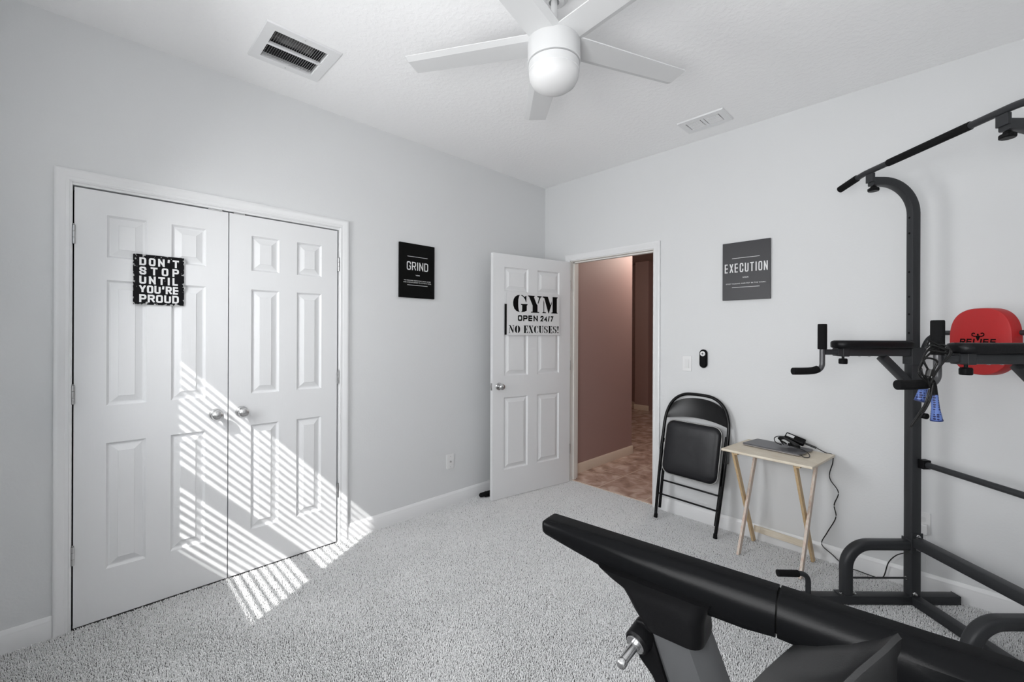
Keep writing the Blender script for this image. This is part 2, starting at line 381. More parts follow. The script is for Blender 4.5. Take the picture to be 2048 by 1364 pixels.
# carpet pile
def tufts():
    sp = 0.0051
    def grid(x0, x1, y0, y1):
        nx, ny = max(1, int((x1 - x0) / sp)), max(1, int((y1 - y0) / sp))
        gx, gy = np.meshgrid(x0 + (np.arange(nx) + 0.5) * (x1 - x0) / nx, y0 + (np.arange(ny) + 0.5) * (y1 - y0) / ny)
        return np.stack([gx.ravel(), gy.ravel()], 1)
    pts = np.concatenate([grid(XL + 0.004, XR - 0.004, YF + 0.004, YB - 0.004), grid(-2.53, -1.705, YB - 0.004, YB + 0.03)])
    pts = pts + rng.uniform(-0.0023, 0.0023, pts.shape)
    n = len(pts)
    # the pile leans in slowly drifting directions
    drift = 1.2 * np.sin(pts[:, 0] * 7.1 + 1.3 * np.sin(pts[:, 1] * 5.3)) + 1.1 * np.cos(pts[:, 1] * 6.2 - pts[:, 0] * 3.7)
    az = drift + rng.normal(0, 1.35, n)
    ln = rng.uniform(0.0012, 0.0055, n); h = rng.uniform(0.0055, 0.0117, n); r = rng.uniform(0.0015, 0.0024, n)
    ph = rng.uniform(0, 2 * PI, n)
    dx, dy = np.cos(az) * ln, np.sin(az) * ln
    V = np.zeros((n, 7, 3), np.float32)
    for k in range(3):
        a = ph + 2 * PI * k / 3
        V[:, k, 0] = pts[:, 0] + r * 0.75 * np.cos(a); V[:, k, 1] = pts[:, 1] + r * 0.75 * np.sin(a); V[:, k, 2] = ZF
        a = a + 0.5
        V[:, 3 + k, 0] = pts[:, 0] + dx * 0.5 + r * 1.15 * np.cos(a); V[:, 3 + k, 1] = pts[:, 1] + dy * 0.5 + r * 1.15 * np.sin(a); V[:, 3 + k, 2] = ZF + h * 0.72 + r * 0.3 * np.sin(a * 2)
    V[:, 6, 0] = pts[:, 0] + dx * 1.15; V[:, 6, 1] = pts[:, 1] + dy * 1.15; V[:, 6, 2] = ZF + h * 1.02
    V[:, :, 0] = np.clip(V[:, :, 0], XL + 0.001, XR - 0.001)
    tri = np.array([(0, 1, 4), (0, 4, 3), (1, 2, 5), (1, 5, 4), (2, 0, 3), (2, 3, 5), (3, 4, 6), (4, 5, 6), (5, 3, 6)], np.int32)
    F = (tri[None] + (np.arange(n, dtype=np.int32) * 7)[:, None, None]).reshape(-1)
    me = bpy.data.meshes.new('carpet_pile'); nf = n * 9
    me.vertices.add(n * 7); me.vertices.foreach_set('co', V.reshape(-1))
    me.loops.add(nf * 3); me.loops.foreach_set('vertex_index', F)
    me.polygons.add(nf); me.polygons.foreach_set('loop_start', np.arange(0, nf * 3, 3, dtype=np.int32))
    me.polygons.foreach_set('use_smooth', np.ones(nf, bool))
    me.update(calc_edges=True)
    me.materials.append(M_PILE)
    o = bpy.data.objects.new('carpet_pile', me); COL.objects.link(o); return o
pile = tufts()
pile['kind'] = 'stuff'; tag(pile, 'light grey cut pile carpet covering the whole bedroom floor', 'carpet')

# walls
def wall_with_hole(name, axis, pos, thick, a0, a1, z1, hole, m):
    """hole=(h0,h1,z0,z1) along the wall; axis 'x' wall plane x=pos, thickness to pos+thick"""
    mb = MB(); h0, h1, hz0, hz1 = hole
    rects = [(a0, h0, ZF, z1), (h1, a1, ZF, z1), (h0, h1, hz1, z1)]
    if hz0 > ZF + 1e-3: rects.append((h0, h1, ZF, hz0))
    for p, q, lo, hi in rects:
        if axis == 'x': mb.box((pos, p, lo), (pos + thick, q, hi))
        else: mb.box((p, pos, lo), (q, pos + thick, hi))
    return struct(name, mb, m)
CY0, CY1, CZ1 = -0.052, 1.187, 2.055          # closet opening
DX0, DX1, DZ1 = -2.555, -1.68, 2.075          # doorway rough opening
wall_with_hole('wall_left', 'x', XL, -TW, YF - 0.1, YB + TW, ZC, (CY0 - 0.012, CY1 + 0.012, ZF, CZ1 + 0.012), M_WALL)
wall_with_hole('wall_back', 'y', YB, TW, XL, XR + 0.1, ZC, (DX0, DX1, ZF, DZ1), M_WALL)
wall_with_hole('wall_front', 'y', YF, -0.1, XL, -1.2, ZC, (WX0, WX1, WZ0, WZ1), M_WALL)
wall_with_hole('wall_front_right', 'y', YF, -0.1, -1.2, XR + 0.1, ZC, (-0.80, 0.20, 1.03, 2.13), M_WALL)
struct('wall_right', MB().box((XR, YF, ZF), (XR + 0.1, YB, ZC)), M_WALL)
# closet back so that nothing shines through the gaps
struct('wall_closet', MB().box((XL - 0.6, CY0 - 0.1, ZF), (XL - 0.58, CY1 + 0.1, CZ1 + 0.1)).box((XL - 0.6, CY0 - 0.12, ZF), (XL - TW, CY0 - 0.1, CZ1 + 0.1)).box((XL - 0.6, CY1 + 0.1, ZF), (XL - TW, CY1 + 0.12, CZ1 + 0.1)).box((XL - 0.6, CY0 - 0.12, CZ1 + 0.1), (XL - TW, CY1 + 0.12, CZ1 + 0.12)).box((XL - 0.6, CY0 - 0.12, ZF - 0.02), (XL - 0.05, CY1 + 0.12, ZF - 0.001)), M_DARKGAP)
# ceiling with two vent holes
V1 = (-2.52, -2.262, 0.635, 0.885); V2 = (-1.30, -1.082, 2.918, 3.032)
def ceiling():
    xs = sorted({XL - 0.1, XR + 0.1, V1[0], V1[1], V2[0], V2[1]}); ys = sorted({YF - 0.1, YB + 0.1, V1[2], V1[3], V2[2], V2[3]})
    mb = MB()
    for i in range(len(xs) - 1):
        for j in range(len(ys) - 1):
            c = ((xs[i] + xs[i + 1]) / 2, (ys[j] + ys[j + 1]) / 2)
            if any(v[0] < c[0] < v[1] and v[2] < c[1] < v[3] for v in (V1, V2)): continue
            mb.box((xs[i], ys[j], ZC), (xs[i + 1], ys[j + 1], ZC + 0.02))
    return struct('ceiling', mb, M_CEIL)
ceiling()
struct('ceiling_sun_block', MB().box((XL - 0.3, YF - 0.3, ZC + 0.35), (XR + 0.3, YB + 0.1, ZC + 0.37)).box((XL - 0.3, YF - 0.3, ZC), (XL - 0.1, YB + 0.1, ZC + 0.35)).box((XR + 0.1, YF - 0.3, ZC), (XR + 0.3, YB + 0.1, ZC + 0.35)).box((XL - 0.1, YF - 0.3, ZC), (XR + 0.1, YF - 0.1, ZC + 0.35)), M_DUCT)  # unseen box added to keep the sun out of the vent holes
# baseboards
BBP = [(0, 0), (0.013, 0), (0.013, 0.066), (0.0115, 0.069), (0.0115, 0.072), (0.010, 0.077), (0.0065, 0.082), (0.005, 0.088), (0.003, 0.0905), (0, 0.0905)]
def baseboard(name, p0, p1, nrm, m=M_TRIM, z=ZF + 0.001):
    a = Vector((*p0, z)); b = Vector((*p1, z)); n = Vector((*nrm, 0))
    sc_ = (0.0905 - (z - 0)) / 0.0905
    return struct(name, MB().loft([[q + n * u + UP * v * sc_ for u, v in BBP] for q in (a, b)]), m)
baseboard('baseboard_left', (XL, YF), (XL, -0.112), (1, 0))
baseboard('baseboard_left_far', (XL, 1.247), (XL, YB), (1, 0))
baseboard('baseboard_back', (-1.637, YB), (XR, YB), (0, -1))
baseboard('baseboard_right', (XR, YF), (XR, YB), (-1, 0))
baseboard('baseboard_front', (XL, YF), (XR, YF), (0, 1))
# casings
CASP = [(0, 0), (0, 0.008), (0.006, 0.0115), (0.009, 0.0095), (0.013, 0.0105), (0.020, 0.0105), (0.024, 0.013), (0.040, 0.0165), (0.044, 0.0185), (0.052, 0.0185), (0.057, 0.016), (0.057, 0)]
def casing(name, org, ex, nrm, a0, a1, z1, parent=None, m=M_TRIM):
    """mitred casing around an opening a0..a1 (along ex) up to z1"""
    ex = Vector(ex); n = Vector(nrm); o = Vector(org); rings = []
    for (a, z, da, dz) in ((a0, ZF, -1, 0), (a0, z1, -1, 1), (a1, z1, 1, 1), (a1, ZF, 1, 0)):
        rings.append([o + ex * (a + da * u) + UP * (z + dz * u) + n * v for u, v in CASP])
    return struct(name, MB().loft(rings), m, parent)
casing('trim_1', (XL, 0, 0), (0, 1, 0), (1, 0, 0), CY0 - 0.002, CY1 + 0.004, CZ1 + 0.012)
# closet jamb
struct('trim_2', MB().box((XL - TW, CY0 - 0.012, ZF), (XL + 0.001, CY0, CZ1)).box((XL - TW, CY1, ZF), (XL + 0.001, CY1 + 0.012, CZ1)).box((XL - TW, CY0 - 0.012, CZ1), (XL + 0.001, CY1 + 0.012, CZ1 + 0.012)), M_TRIM)

# six-panel doors ------------------------------------------------
def panel_face(mb, W_, H_, z0, cols, rows, y):
    """front skin of a moulded door: local x across, z up, facing -? normal +y side at y"""
    xs = [0] + [c for p in cols for c in p] + [W_]; zs = [z0] + [r for p in rows for r in p] + [z0 + H_]
    s = 1 if y[1] > 0 else -1; y0 = y[0]
    for i in range(len(xs) - 1):
        for j in range(len(zs) - 1):
            a, b, c, d = xs[i], xs[i + 1], zs[j], zs[j + 1]
            if i % 2 == 1 and j % 2 == 1:
                prof = [(0, 0), (0.0012, -0.0035), (0.0055, -0.0085), (0.009, -0.0125), (0.0145, -0.0128), (0.042, -0.0030), (0.0435, -0.0008)]
                rings = [[(a + u, y0 + s * v, c + u), (b - u, y0 + s * v, c + u), (b - u, y0 + s * v, d - u), (a + u, y0 + s * v, d - u)] for u, v in prof]
                o = MB().loft(rings, True, False); n = len(rings) * 4
                mb.add(o.v, o.f + [(n - 4, n - 3, n - 2, n - 1)])
            else:
                mb.add([(a, y0, c), (b, y0, c), (b, y0, d), (a, y0, d)], [(0, 1, 2, 3)])
def door_mesh(W_, H_, z0, cols, rows, t=0.035, both=True):
    """slab from y=0 (front, facing -y) to y=t"""
    mb = MB(); panel_face(mb, W_, H_, z0, cols, rows, (0, -1))
    if both: panel_face(mb, W_, H_, z0, cols, rows, (t, 1))
    else: mb.add([(0, t, z0), (W_, t, z0), (W_, t, z0 + H_), (0, t, z0 + H_)], [(0, 1, 2, 3)])
    z1 = z0 + H_
    for (ax, az, bx, bz) in ((0, z0, W_, z0), (W_, z0, W_, z1), (W_, z1, 0, z1), (0, z1, 0, z0)):
        mb.add([(ax, 0, az), (bx, 0, bz), (bx, t, bz), (ax, t, az)], [(0, 1, 2, 3)])
    return mb
ROWS = [(0.232, 0.838), (1.019, 1.624), (1.733, 1.936)]
def knob_part(parent, pos, nrm, r=0.0265, name='knob'):
    o = Vector(pos); n = Vector(nrm).normalized()
    rose = obj('knob_rose', MB().lathe([(0.0, 0), (0.032, 0), (0.032, 0.003), (0.029, 0.007), (0.018, 0.009), (0.0, 0.009)], o, n, 32), M_CHROME, parent)
    obj(name, MB().lathe([(0.011, 0.005), (0.011, 0.024), (0.015, 0.030), (r * 0.9, 0.037), (r, 0.046), (r * 0.97, 0.054), (r * 0.80, 0.0605), (r * 0.4, 0.0635), (0, 0.064)], o, n, 32), M_CHROME, parent, smooth=40)
    return rose
def hinge_part(parent, pos, ax=(0, 0, 1)):
    o = Vector(pos); mb = MB()
    for k in range(3): mb.lathe([(0, 0), (0.0062, 0.0005), (0.0062, 0.0285), (0, 0.029)], o + UP * (-0.044 + 0.0295 * k), (0, 0, 1), 14)
    mb.lathe([(0.0, 0), (0.0045, 0.001), (0.0045, 0.004), (0, 0.005)], o + UP * 0.0445, (0, 0, 1), 12)
    return obj('hinge', mb, M_STEEL, parent)
# closet leaves: local x -> world +y, front (local -y) -> world +x
MC = lambda y0: Matrix(((0, -1, 0, XL - 0.001), (1, 0, 0, y0), (0, 0, 1, 0), (0, 0, 0, 1)))
ZD = -0.003
LW = 0.609
d1 = obj('door_1', door_mesh(LW, 2.047 - ZD, ZD, [(0.111, 0.258), (0.357, 0.506)], ROWS, both=False), M_DOOR, matrix=MC(-0.0465), smooth=20)
d2 = obj('door_2', door_mesh(LW, 2.047 - ZD, ZD, [(0.110, 0.259), (0.359, 0.509)], ROWS, both=False), M_DOOR, matrix=MC(0.5675), smooth=20)
for d, l, kx, hx in ((d1, 'left closet door with black tin sign', 0.552, -0.002), (d2, 'right closet door with knob on its left', 0.063, 0.617)):
    d['kind'] = 'structure'; d['label'] = l
    knob_part(d, (kx, 0, 0.922), (0, -1, 0))
    for z in (1.826, 1.082, 0.335): hinge_part(d, (hx, -0.004, z))
    obj('ball_catch', MB().box((0.515 if d is d1 else 0.02, -0.0035, 2.0465), (0.58 if d is d1 else 0.075, 0.02, 2.0535)), M_STEEL, d)

# doorway frame + open door
YD0, YD1 = YB, YB + TW
jb = MB()
JX0, JX1, JZ = -2.533, -1.702, 2.053
jb.box((DX0, YD0 - 0.001, ZF), (JX0, YD1 + 0.001, DZ1)).box((JX1, YD0 - 0.001, ZF), (DX1, YD1 + 0.001, DZ1)).box((DX0, YD0 - 0.001, JZ), (DX1, YD1 + 0.001, DZ1))
jb.box((JX0, YD0 + 0.040, ZF), (JX0 + 0.011, YD0 + 0.075, JZ)).box((JX1 - 0.011, YD0 + 0.040, ZF), (JX1, YD0 + 0.075, JZ)).box((JX0, YD0 + 0.040, JZ - 0.011), (JX1, YD0 + 0.075, JZ))
struct('trim_3', jb, M_JAMB)
casing('trim_4', (0, YB, 0), (1, 0, 0), (0, -1, 0), JX0 - 0.006, JX1 + 0.006, JZ + 0.006)
casing('trim_5', (0, YD1, 0), (1, 0, 0), (0, 1, 0), JX0 - 0.006, JX1 + 0.006, JZ + 0.006, m=M_HTRIM)
HP = Vector((-2.523, 3.222, 0)); EP = Vector((-2.667, 2.385, 0))
DL_ = (EP - HP).length; ddir = (EP - HP).normalized(); dnrm = Vector((-ddir.y, ddir.x, 0))
# local x from free edge to hinge edge, local -y = visible face normal
MD = Matrix(((-ddir.x, -dnrm.x, 0, EP.x), (-ddir.y, -dnrm.y, 0, EP.y), (0, 0, 1, 0), (0, 0, 0, 1)))
d3 = obj('door_3', door_mesh(DL_, 2.045 - ZD, ZD, [(0.113, 0.362), (0.464, 0.718)], ROWS, both=True), M_DOOR, matrix=MD, smooth=20)
d3['kind'] = 'structure'; d3['label'] = 'open white six panel bedroom door with gym sign'
knob_part(d3, (0.062, 0, 0.936), (0, -1, 0)); knob_part(d3, (0.062, 0.035, 0.936), (0, 1, 0))
obj('latch_plate', MB().box((-0.0012, 0.006, 0.905), (0.002, 0.029, 0.965)).box((-0.008, 0.013, 0.925), (0.002, 0.022, 0.945)), M_STEEL, d3)
for z in (1.826, 1.082, 0.30): hinge_part(d3, (DL_ + 0.006, 0.004, z))

# hall beyond the doorway
HX = -2.62; HY0 = YD1; HC = 2.70
struct('floor_hall', MB().box((-6.2, YB + 0.031, ZF - 0.1), (-0.8, 7.7, -0.002)), M_TILE)
struct('wall_hall_left', MB().box((HX - 0.12, YD1, -0.01), (HX, 4.50, HC)), M_HALL)
struct('wall_hall_side', MB().box((-6.2, 4.38, -0.01), (HX - 0.12, 4.50, HC)).box((-6.3, 4.38, -0.01), (-6.2, 7.6, HC)), M_HALL)
struct('wall_hall_far', MB().box((-6.2, 7.47, -0.01), (-0.8, 7.6, HC)), M_HALL)
struct('wall_hall_pier', MB().box((-4.14, 7.22, -0.01), (-3.875, 7.47, HC)), M_HALL)
struct('wall_hall_right', MB().box((-0.9, YD1, -0.01), (-0.8, 7.6, HC)), M_HALL)
struct('wall_hall_near', MB().box((HX, YD1, -0.01), (DX0, YD1 + 0.006, HC)).box((DX1, YD1, -0.01), (-0.8, YD1 + 0.006, HC)).box((DX0, YD1, DZ1), (DX1, YD1 + 0.006, HC)), M_HALL)
struct('ceiling_hall', MB().box((-6.3, YD1, HC), (-0.8, 7.7, HC + 0.03)), M_HCEIL)
baseboard('baseboard_hall_left', (HX, YD1 + 0.02), (HX, 4.513), (1, 0), M_HTRIM, -0.002)
baseboard('baseboard_hall_side', (HX + 0.013, 4.50), (-6.2, 4.50), (0, 1), M_HTRIM, -0.002)
baseboard('baseboard_hall_far', (-6.2, 7.47), (-4.14, 7.47), (0, -1), M_HTRIM, -0.002)
baseboard('baseboard_hall_right', (-3.875, 7.47), (-0.9, 7.47), (0, -1), M_HTRIM, -0.002)
baseboard('baseboard_hall_pier', (-4.153, 7.22), (-3.862, 7.22), (0, -1), M_HTRIM, -0.002)
hl = bpy.data.lights.new('hall_light', 'POINT'); hl.shadow_soft_size = 0.08; hl.energy = 28; hl.color = (1.0, 0.88, 0.78)
ho = bpy.data.objects.new('hall_light', hl); COL.objects.link(ho); ho.location = (-2.18, 4.80, 2.40)

hf = bpy.data.lights.new('hall_far_fill', 'POINT'); hf.shadow_soft_size = 0.1; hf.energy = 5; hf.color = (1.0, 0.84, 0.68)  # fill added to brighten the far hall, not a known lamp
hfo = bpy.data.objects.new('hall_far_fill', hf); COL.objects.link(hfo); hfo.location = (-4.9, 5.6, 2.3)

# window_1 behind the camera lets the sun in; the shaded one is added
def window(name, cx, cz, wd, ht, mtx):
    """local x across, y outward, z up"""
    f = 0.035; mb = MB()
    for (a, b) in (((-wd / 2, -ht / 2), (-wd / 2 + f, ht / 2)), ((wd / 2 - f, -ht / 2), (wd / 2, ht / 2)), ((-wd / 2, ht / 2 - f), (wd / 2, ht / 2)), ((-wd / 2, -ht / 2), (wd / 2, -ht / 2 + f))):
        mb.box((a[0], 0.06, a[1]), (b[0], 0.095, b[1]))
    mb.box((-wd / 2, 0.055, -0.115), (wd / 2, 0.098, -0.06))
    o = obj(name, mb, M_TRIM, matrix=mtx); o['kind'] = 'structure'
    obj('window_pane', MB().box((-wd / 2 + f, 0.076, -ht / 2 + f), (wd / 2 - f, 0.079, ht / 2 - f)), M_GLASS, o)
    return o
cxw, czw = (WX0 + WX1) / 2, (WZ0 + WZ1) / 2
window('window_1', cxw, czw, WX1 - WX0, WZ1 - WZ0, Matrix(((-1, 0, 0, cxw), (0, -1, 0, YF), (0, 0, 1, czw), (0, 0, 0, 1))))
window('fill_window', 0, 0, 1.0, 1.1, Matrix(((-1, 0, 0, -0.30), (0, -1, 0, YF), (0, 0, 1, 1.58), (0, 0, 0, 1))))  # made-up window added to go with the fill light
def blind(label, mtx, wd, ht, tilt, pitch=0.0475):
    t = thing('window_blind', label, 'blind', matrix=mtx)
    obj('headrail', MB().box((-wd / 2, -0.03, ht / 2 - 0.04), (wd / 2, 0.03, ht / 2)), M_BLIND, t)
    mb = MB(); z = ht / 2 - 0.06; c, s = math.cos(math.radians(tilt)), math.sin(math.radians(tilt))
    while z > -ht / 2 + 0.03:
        # inner edge (local -y) low
        p = [(-0.025 * c, -0.025 * s), (0.025 * c, 0.025 * s)]
        nx, nz = -s * 0.0012, c * 0.0012
        q = [(p[0][0] - nx, p[0][1] - nz), (p[1][0] - nx, p[1][1] - nz), (p[1][0] + nx, p[1][1] + nz), (p[0][0] + nx, p[0][1] + nz)]
        mb.loft([[(x, a, z + b) for a, b in q] for x in (-wd / 2, wd / 2)]); z -= pitch
    obj('slats', mb, M_BLIND, t)
    obj('bottom_rail', MB().box((-wd / 2, -0.025, -ht / 2), (wd / 2, 0.025, -ht / 2 + 0.018)), M_BLIND, t)
    return t
blind('white slatted blind whose sunlight stripes fall across the closet doors', Matrix(((-1, 0, 0, cxw), (0, -1, 0, YF - 0.028), (0, 0, 1, czw), (0, 0, 0, 1))), WX1 - WX0 - 0.006, WZ1 - WZ0 - 0.01, 26)
t = thing('fill_window_shade', 'closed white roller shade on an added, unseen window behind the camera', 'shade', matrix=Matrix(((-1, 0, 0, -0.30), (0, -1, 0, YF - 0.028), (0, 0, 1, 1.58), (0, 0, 0, 1))))
obj('shade_cloth', MB().box((-0.498, 0.0, -0.545), (0.498, 0.003, 0.52)), M_BLIND, t)
obj('roller', MB().lathe([(0, -0.498), (0.02, -0.498), (0.02, 0.498), (0, 0.498)], (0, 0.0, 0.525), (1, 0, 0), 20), M_BLIND, t)

# ================================================================ WALL FITTINGS AND SIGNS
def to_left(y, z, off=0.0):  return frame((XL + off, y, z), (0, 1, 0), (0, 0, 1))     # faces +x
def to_back(x, z, off=0.0):  return frame((x, YB - off, z), (1, 0, 0), (0, 0, 1))     # faces -y
def door_pt(x, z, off=0.0):
    p = EP - ddir * x + dnrm * off
    return frame((p.x, p.y, z), -ddir, (0, 0, 1))

# tin sign on the left closet door
sw, sh = 0.204, 0.252
t = thing('tin_sign', 'scuffed black tin sign reading DON\'T STOP UNTIL YOU\'RE PROUD on the closet door', 'sign', matrix=to_left(0.2605, 1.638, 0.004))
obj('panel', MB().prism(rrect(sw, sh, 0.004), 0.003, (0, 0, 0.001)), M_SCUFF, t)
for i, (tx, gp) in enumerate((("DON'T", 0.010), ("STOP", 0.0165), ("UNTIL", 0.010), ("YOU'RE", 0.004), ("PROUD", 0.005))):
    obj('lettering', strokes(MB(), tx, 0.001, 0.0905 - i * 0.0462, 0.158, 0.0395, 0.0046, 0.0083, gp), M_WHITEINK, t)
for y in (0.105, -0.03): obj('adhesive_tab', MB().lathe([(0, 0), (0.006, 0), (0.006, 0.002), (0, 0.002)], (sw / 2 + 0.001, y, 0.0005), (0, 0, 1), 12), M_STEEL, t)

# canvases
def canvas(name, label, mtx, w_, h_, m, title, tw_, th_, ty, sub, lines, rules, d=0.018):
    t = thing(name, label, 'wall art', matrix=mtx)
    obj('canvas', MB().box((-w_ / 2, -h_ / 2, 0.0015), (w_ / 2, h_ / 2, d)), m, t, bevel=0.002)
    z = d + 0.0004
    obj('lettering', strokes(MB(), title, 0, ty, tw_, th_, z, 0.0070, 0.0095), M_WHITEINK, t)
    obj('lettering', text_mb(MB(), sub, 0, ty - th_ / 2 - 0.037, 0.036, 0.008, z, bold=0.02, space=1.1), M_WHITEINK, t)
    for k, (tx, lw) in enumerate(lines): obj('lettering', text_mb(MB(), tx, 0, ty - th_ / 2 - 0.078 - k * 0.014, lw, 0.0075, z, bold=0.01, space=1.1), M_WHITEINK, t)
    for y in rules: obj('rule_line', rectp(MB(), -0.088, y - 0.0014, 0.088, y + 0.0014, z), M_WHITEINK, t)
    return t
canvas('canvas_print', 'black canvas print titled GRIND on the wall between closet and open door', to_left(1.7765, 1.842), 0.305, 0.405, M_CANVASB, 'GRIND', 0.185, 0.062, 0.035, 'VERB',
       [('TO PERFORM REPETITIVE TASKS OVER', 0.232), ('AND OVER IN ORDER TO ATTAIN A GOAL', 0.242)], (0.105, -0.108))
canvas('canvas_print', 'dark canvas print, greyed by painted sheen, titled EXECUTION on the wall right of the doorway', to_back(-1.012, 1.8155), 0.303, 0.402, M_CANVASG, 'EXECUTION', 0.272, 0.062, 0.022, 'NOUN',
       [('STOP TALKING AND PUT IN THE WORK.', 0.254)], (0.090, -0.113))

# gym sign on the open door
t = thing('door_sign', 'white sign reading GYM OPEN 24/7 NO EXCUSES! on the open bedroom door', 'sign', matrix=door_pt(0.418, 1.546, 0.003))
gw, gh = 0.578, 0.368
obj('panel', MB().prism(rrect(gw, gh, 0.006), 0.003, (0, 0, 0.010)), M_SIGNW, t)
obj('shadow_mount', MB().box((-gw / 2 - 0.014, -gh / 2 + 0.004, 0.0), (-gw / 2 + 0.02, gh / 2 - 0.105, 0.010)), M_BLACKINK, t)  # black strip past the left edge stands in for the sign's shadow
obj('shadow_mount', MB().box((gw / 2 - 0.02, -gh / 2 + 0.03, 0.0), (gw / 2 + 0.003, gh / 2 - 0.10, 0.010)), M_BLACKINK, t)
GL = {
 'G': (0.74, [[(.35,1),(.22,.97),(.10,.88),(.03,.74),(0,.55),(.01,.38),(.06,.2),(.17,.06),(.34,0),(.29,.12),(.27,.3),(.265,.5),(.27,.72),(.30,.89)],
              [(.41,1),(.50,.98),(.60,.9),(.66,.97),(.69,.97),(.69,.60),(.66,.60),(.61,.76),(.53,.89),(.41,.97)],
              [(.40,.49),(.75,.49),(.75,.43),(.71,.40),(.71,.10),(.58,.03),(.41,0),(.46,.08),(.47,.2),(.47,.40),(.40,.43)]]),
 'Y': (0.74, [[(0,1),(.35,1),(.35,.945),(.31,.93),(.44,.56),(.51,.44),(.51,.065),(.60,.05),(.60,0),(.15,0),(.15,.05),(.24,.065),(.24,.42),(.05,.93),(0,.945)],
              [(.49,1),(.74,1),(.74,.945),(.68,.93),(.555,.56),(.53,.50),(.52,.60),(.60,.90),(.49,.945)]]),
 'M': (0.86, [[(0,1),(.30,1),(.46,.50),(.53,.76),(.53,.60),(.36,0),(.33,0),(.10,.90),(0,.945)],
              [(.06,.80),(.10,.62),(.10,.06),(.20,.045),(.20,0),(0,0),(0,.045),(.06,.06)],
              [(.57,1),(.86,1),(.86,.945),(.82,.93),(.82,.065),(.86,.05),(.86,0),(.50,0),(.50,.05),(.57,.065)]]),
 'N': (0.60, [[(0,1),(.20,1),(.47,.36),(.47,.0),(.44,0),(.12,.78),(.12,.90),(0,.95)],[(.055,.74),(.10,.68),(.10,.06),(.16,.04),(.16,0),(0,0),(0,.04),(.055,.06)],
              [(.40,1),(.60,1),(.60,.95),(.545,.93),(.545,.10),(.50,.10),(.50,.93),(.40,.95)]]),
 'O': (0.58, [[(.26,1),(.14,.94),(.05,.82),(0,.62),(0,.38),(.05,.18),(.14,.06),(.26,0),(.225,.2),(.21,.5),(.225,.8)],[(.32,1),(.44,.94),(.53,.82),(.58,.62),(.58,.38),(.53,.18),(.44,.06),(.32,0),(.355,.2),(.37,.5),(.355,.8)]]),
 'E': (0.54, [[(0,1),(.30,1),(.27,.94),(.27,.06),(.30,0),(0,0),(0,.045),(.05,.06),(.05,.94),(0,.955)],[(.34,1),(.52,1),(.52,.70),(.49,.70),(.44,.90),(.34,.95)],[(.34,.56),(.40,.66),(.43,.66),(.43,.34),(.40,.34),(.34,.45)],[(.34,0),(.54,0),(.54,.32),(.51,.32),(.45,.11),(.34,.05)]]),
 'X': (0.60, [[(0,1),(.26,1),(.26,.95),(.23,.93),(.56,.06),(.60,.05),(.60,0),(.32,0),(.32,.05),(.35,.06),(.04,.93),(0,.95)],[(.38,1),(.58,1),(.58,.95),(.53,.93),(.41,.66),(.38,.74),(.46,.93),(.38,.95)],[(0,0),(.20,0),(.20,.05),(.14,.07),(.22,.28),(.19,.35),(.06,.07),(0,.05)]]),
 'C': (0.56, [[(.26,1),(.14,.94),(.05,.82),(0,.62),(0,.38),(.05,.18),(.14,.06),(.26,0),(.225,.2),(.21,.5),(.225,.8)],[(.32,1),(.42,.96),(.49,.88),(.52,.97),(.55,.97),(.55,.62),(.52,.62),(.46,.82),(.39,.92),(.32,.95)],[(.32,0),(.42,.03),(.51,.12),(.56,.30),(.53,.32),(.46,.16),(.39,.08),(.32,.05)]]),
 'U': (0.60, [[(0,1),(.29,1),(.29,.95),(.25,.93),(.25,.26),(.29,.0),(.17,.04),(.09,.12),(.05,.26),(.05,.93),(0,.95)],[(.40,1),(.60,1),(.60,.95),(.55,.93),(.55,.26),(.51,.12),(.44,.04),(.34,0),(.42,.10),(.48,.24),(.48,.93),(.40,.95)]]),
 'S': (0.50, [[(.22,1),(.10,.95),(.02,.84),(0,.70),(.03,.57),(.12,.47),(.22,.41),(.22,.62),(.16,.72),(.16,.86),(.22,.95)],[(.28,1),(.36,.96),(.42,.88),(.44,.97),(.47,.97),(.47,.66),(.44,.66),(.38,.84),(.28,.94)],
              [(.28,.60),(.40,.52),(.48,.42),(.50,.28),(.47,.14),(.40,.05),(.28,0),(.28,.05),(.34,.14),(.34,.28),(.28,.37)],[(.22,0),(.13,.04),(.06,.13),(.04,.03),(.01,.03),(.01,.36),(.04,.36),(.11,.17),(.22,.06)]]),
 '!': (0.20, [[(.10,1),(.02,.96),(0,.86),(.07,.30),(.13,.30),(.20,.86),(.18,.96)],[(.10,.2),(.03,.16),(.01,.09),(.04,.02),(.10,0),(.16,.02),(.19,.09),(.17,.16)]]),
 ' ': (0.30, []),
}
def stencil(mb, txt, cx, cy, w_, h_, z, gap=0.06):
    tot = sum(GL[c][0] for c in txt) + gap * (len(txt) - 1); x = 0
    for c in txt:
        for poly in GL[c][1]:
            mb.add([(cx + ((x + a) / tot - 0.5) * w_, cy + (b - 0.5) * h_, z) for a, b in poly], [tuple(range(len(poly)))])
        x += GL[c][0] + gap
z = 0.0136
for tx, cx_, cy_, w_, h_, g in (('GYM', 0.018, 0.087, 0.492, 0.148, 0.04), ('NO', -0.2125, -0.133, 0.117, 0.066, 0.07), ('EXCUSES!', 0.0815, -0.133, 0.393, 0.066, 0.09)):
    mb = MB(); stencil(mb, tx, cx_, cy_, w_, h_, z, g); obj('lettering', mb, M_BLACKINK, t)
obj('lettering', strokes(MB(), 'OPEN', -0.0705, -0.037, 0.215, 0.050, z, 0.0125, 0.0085), M_BLACKINK, t)
obj('lettering', strokes(MB(), '24/7', 0.1405, -0.037, 0.147, 0.050, z, 0.0118, 0.006), M_BLACKINK, t)

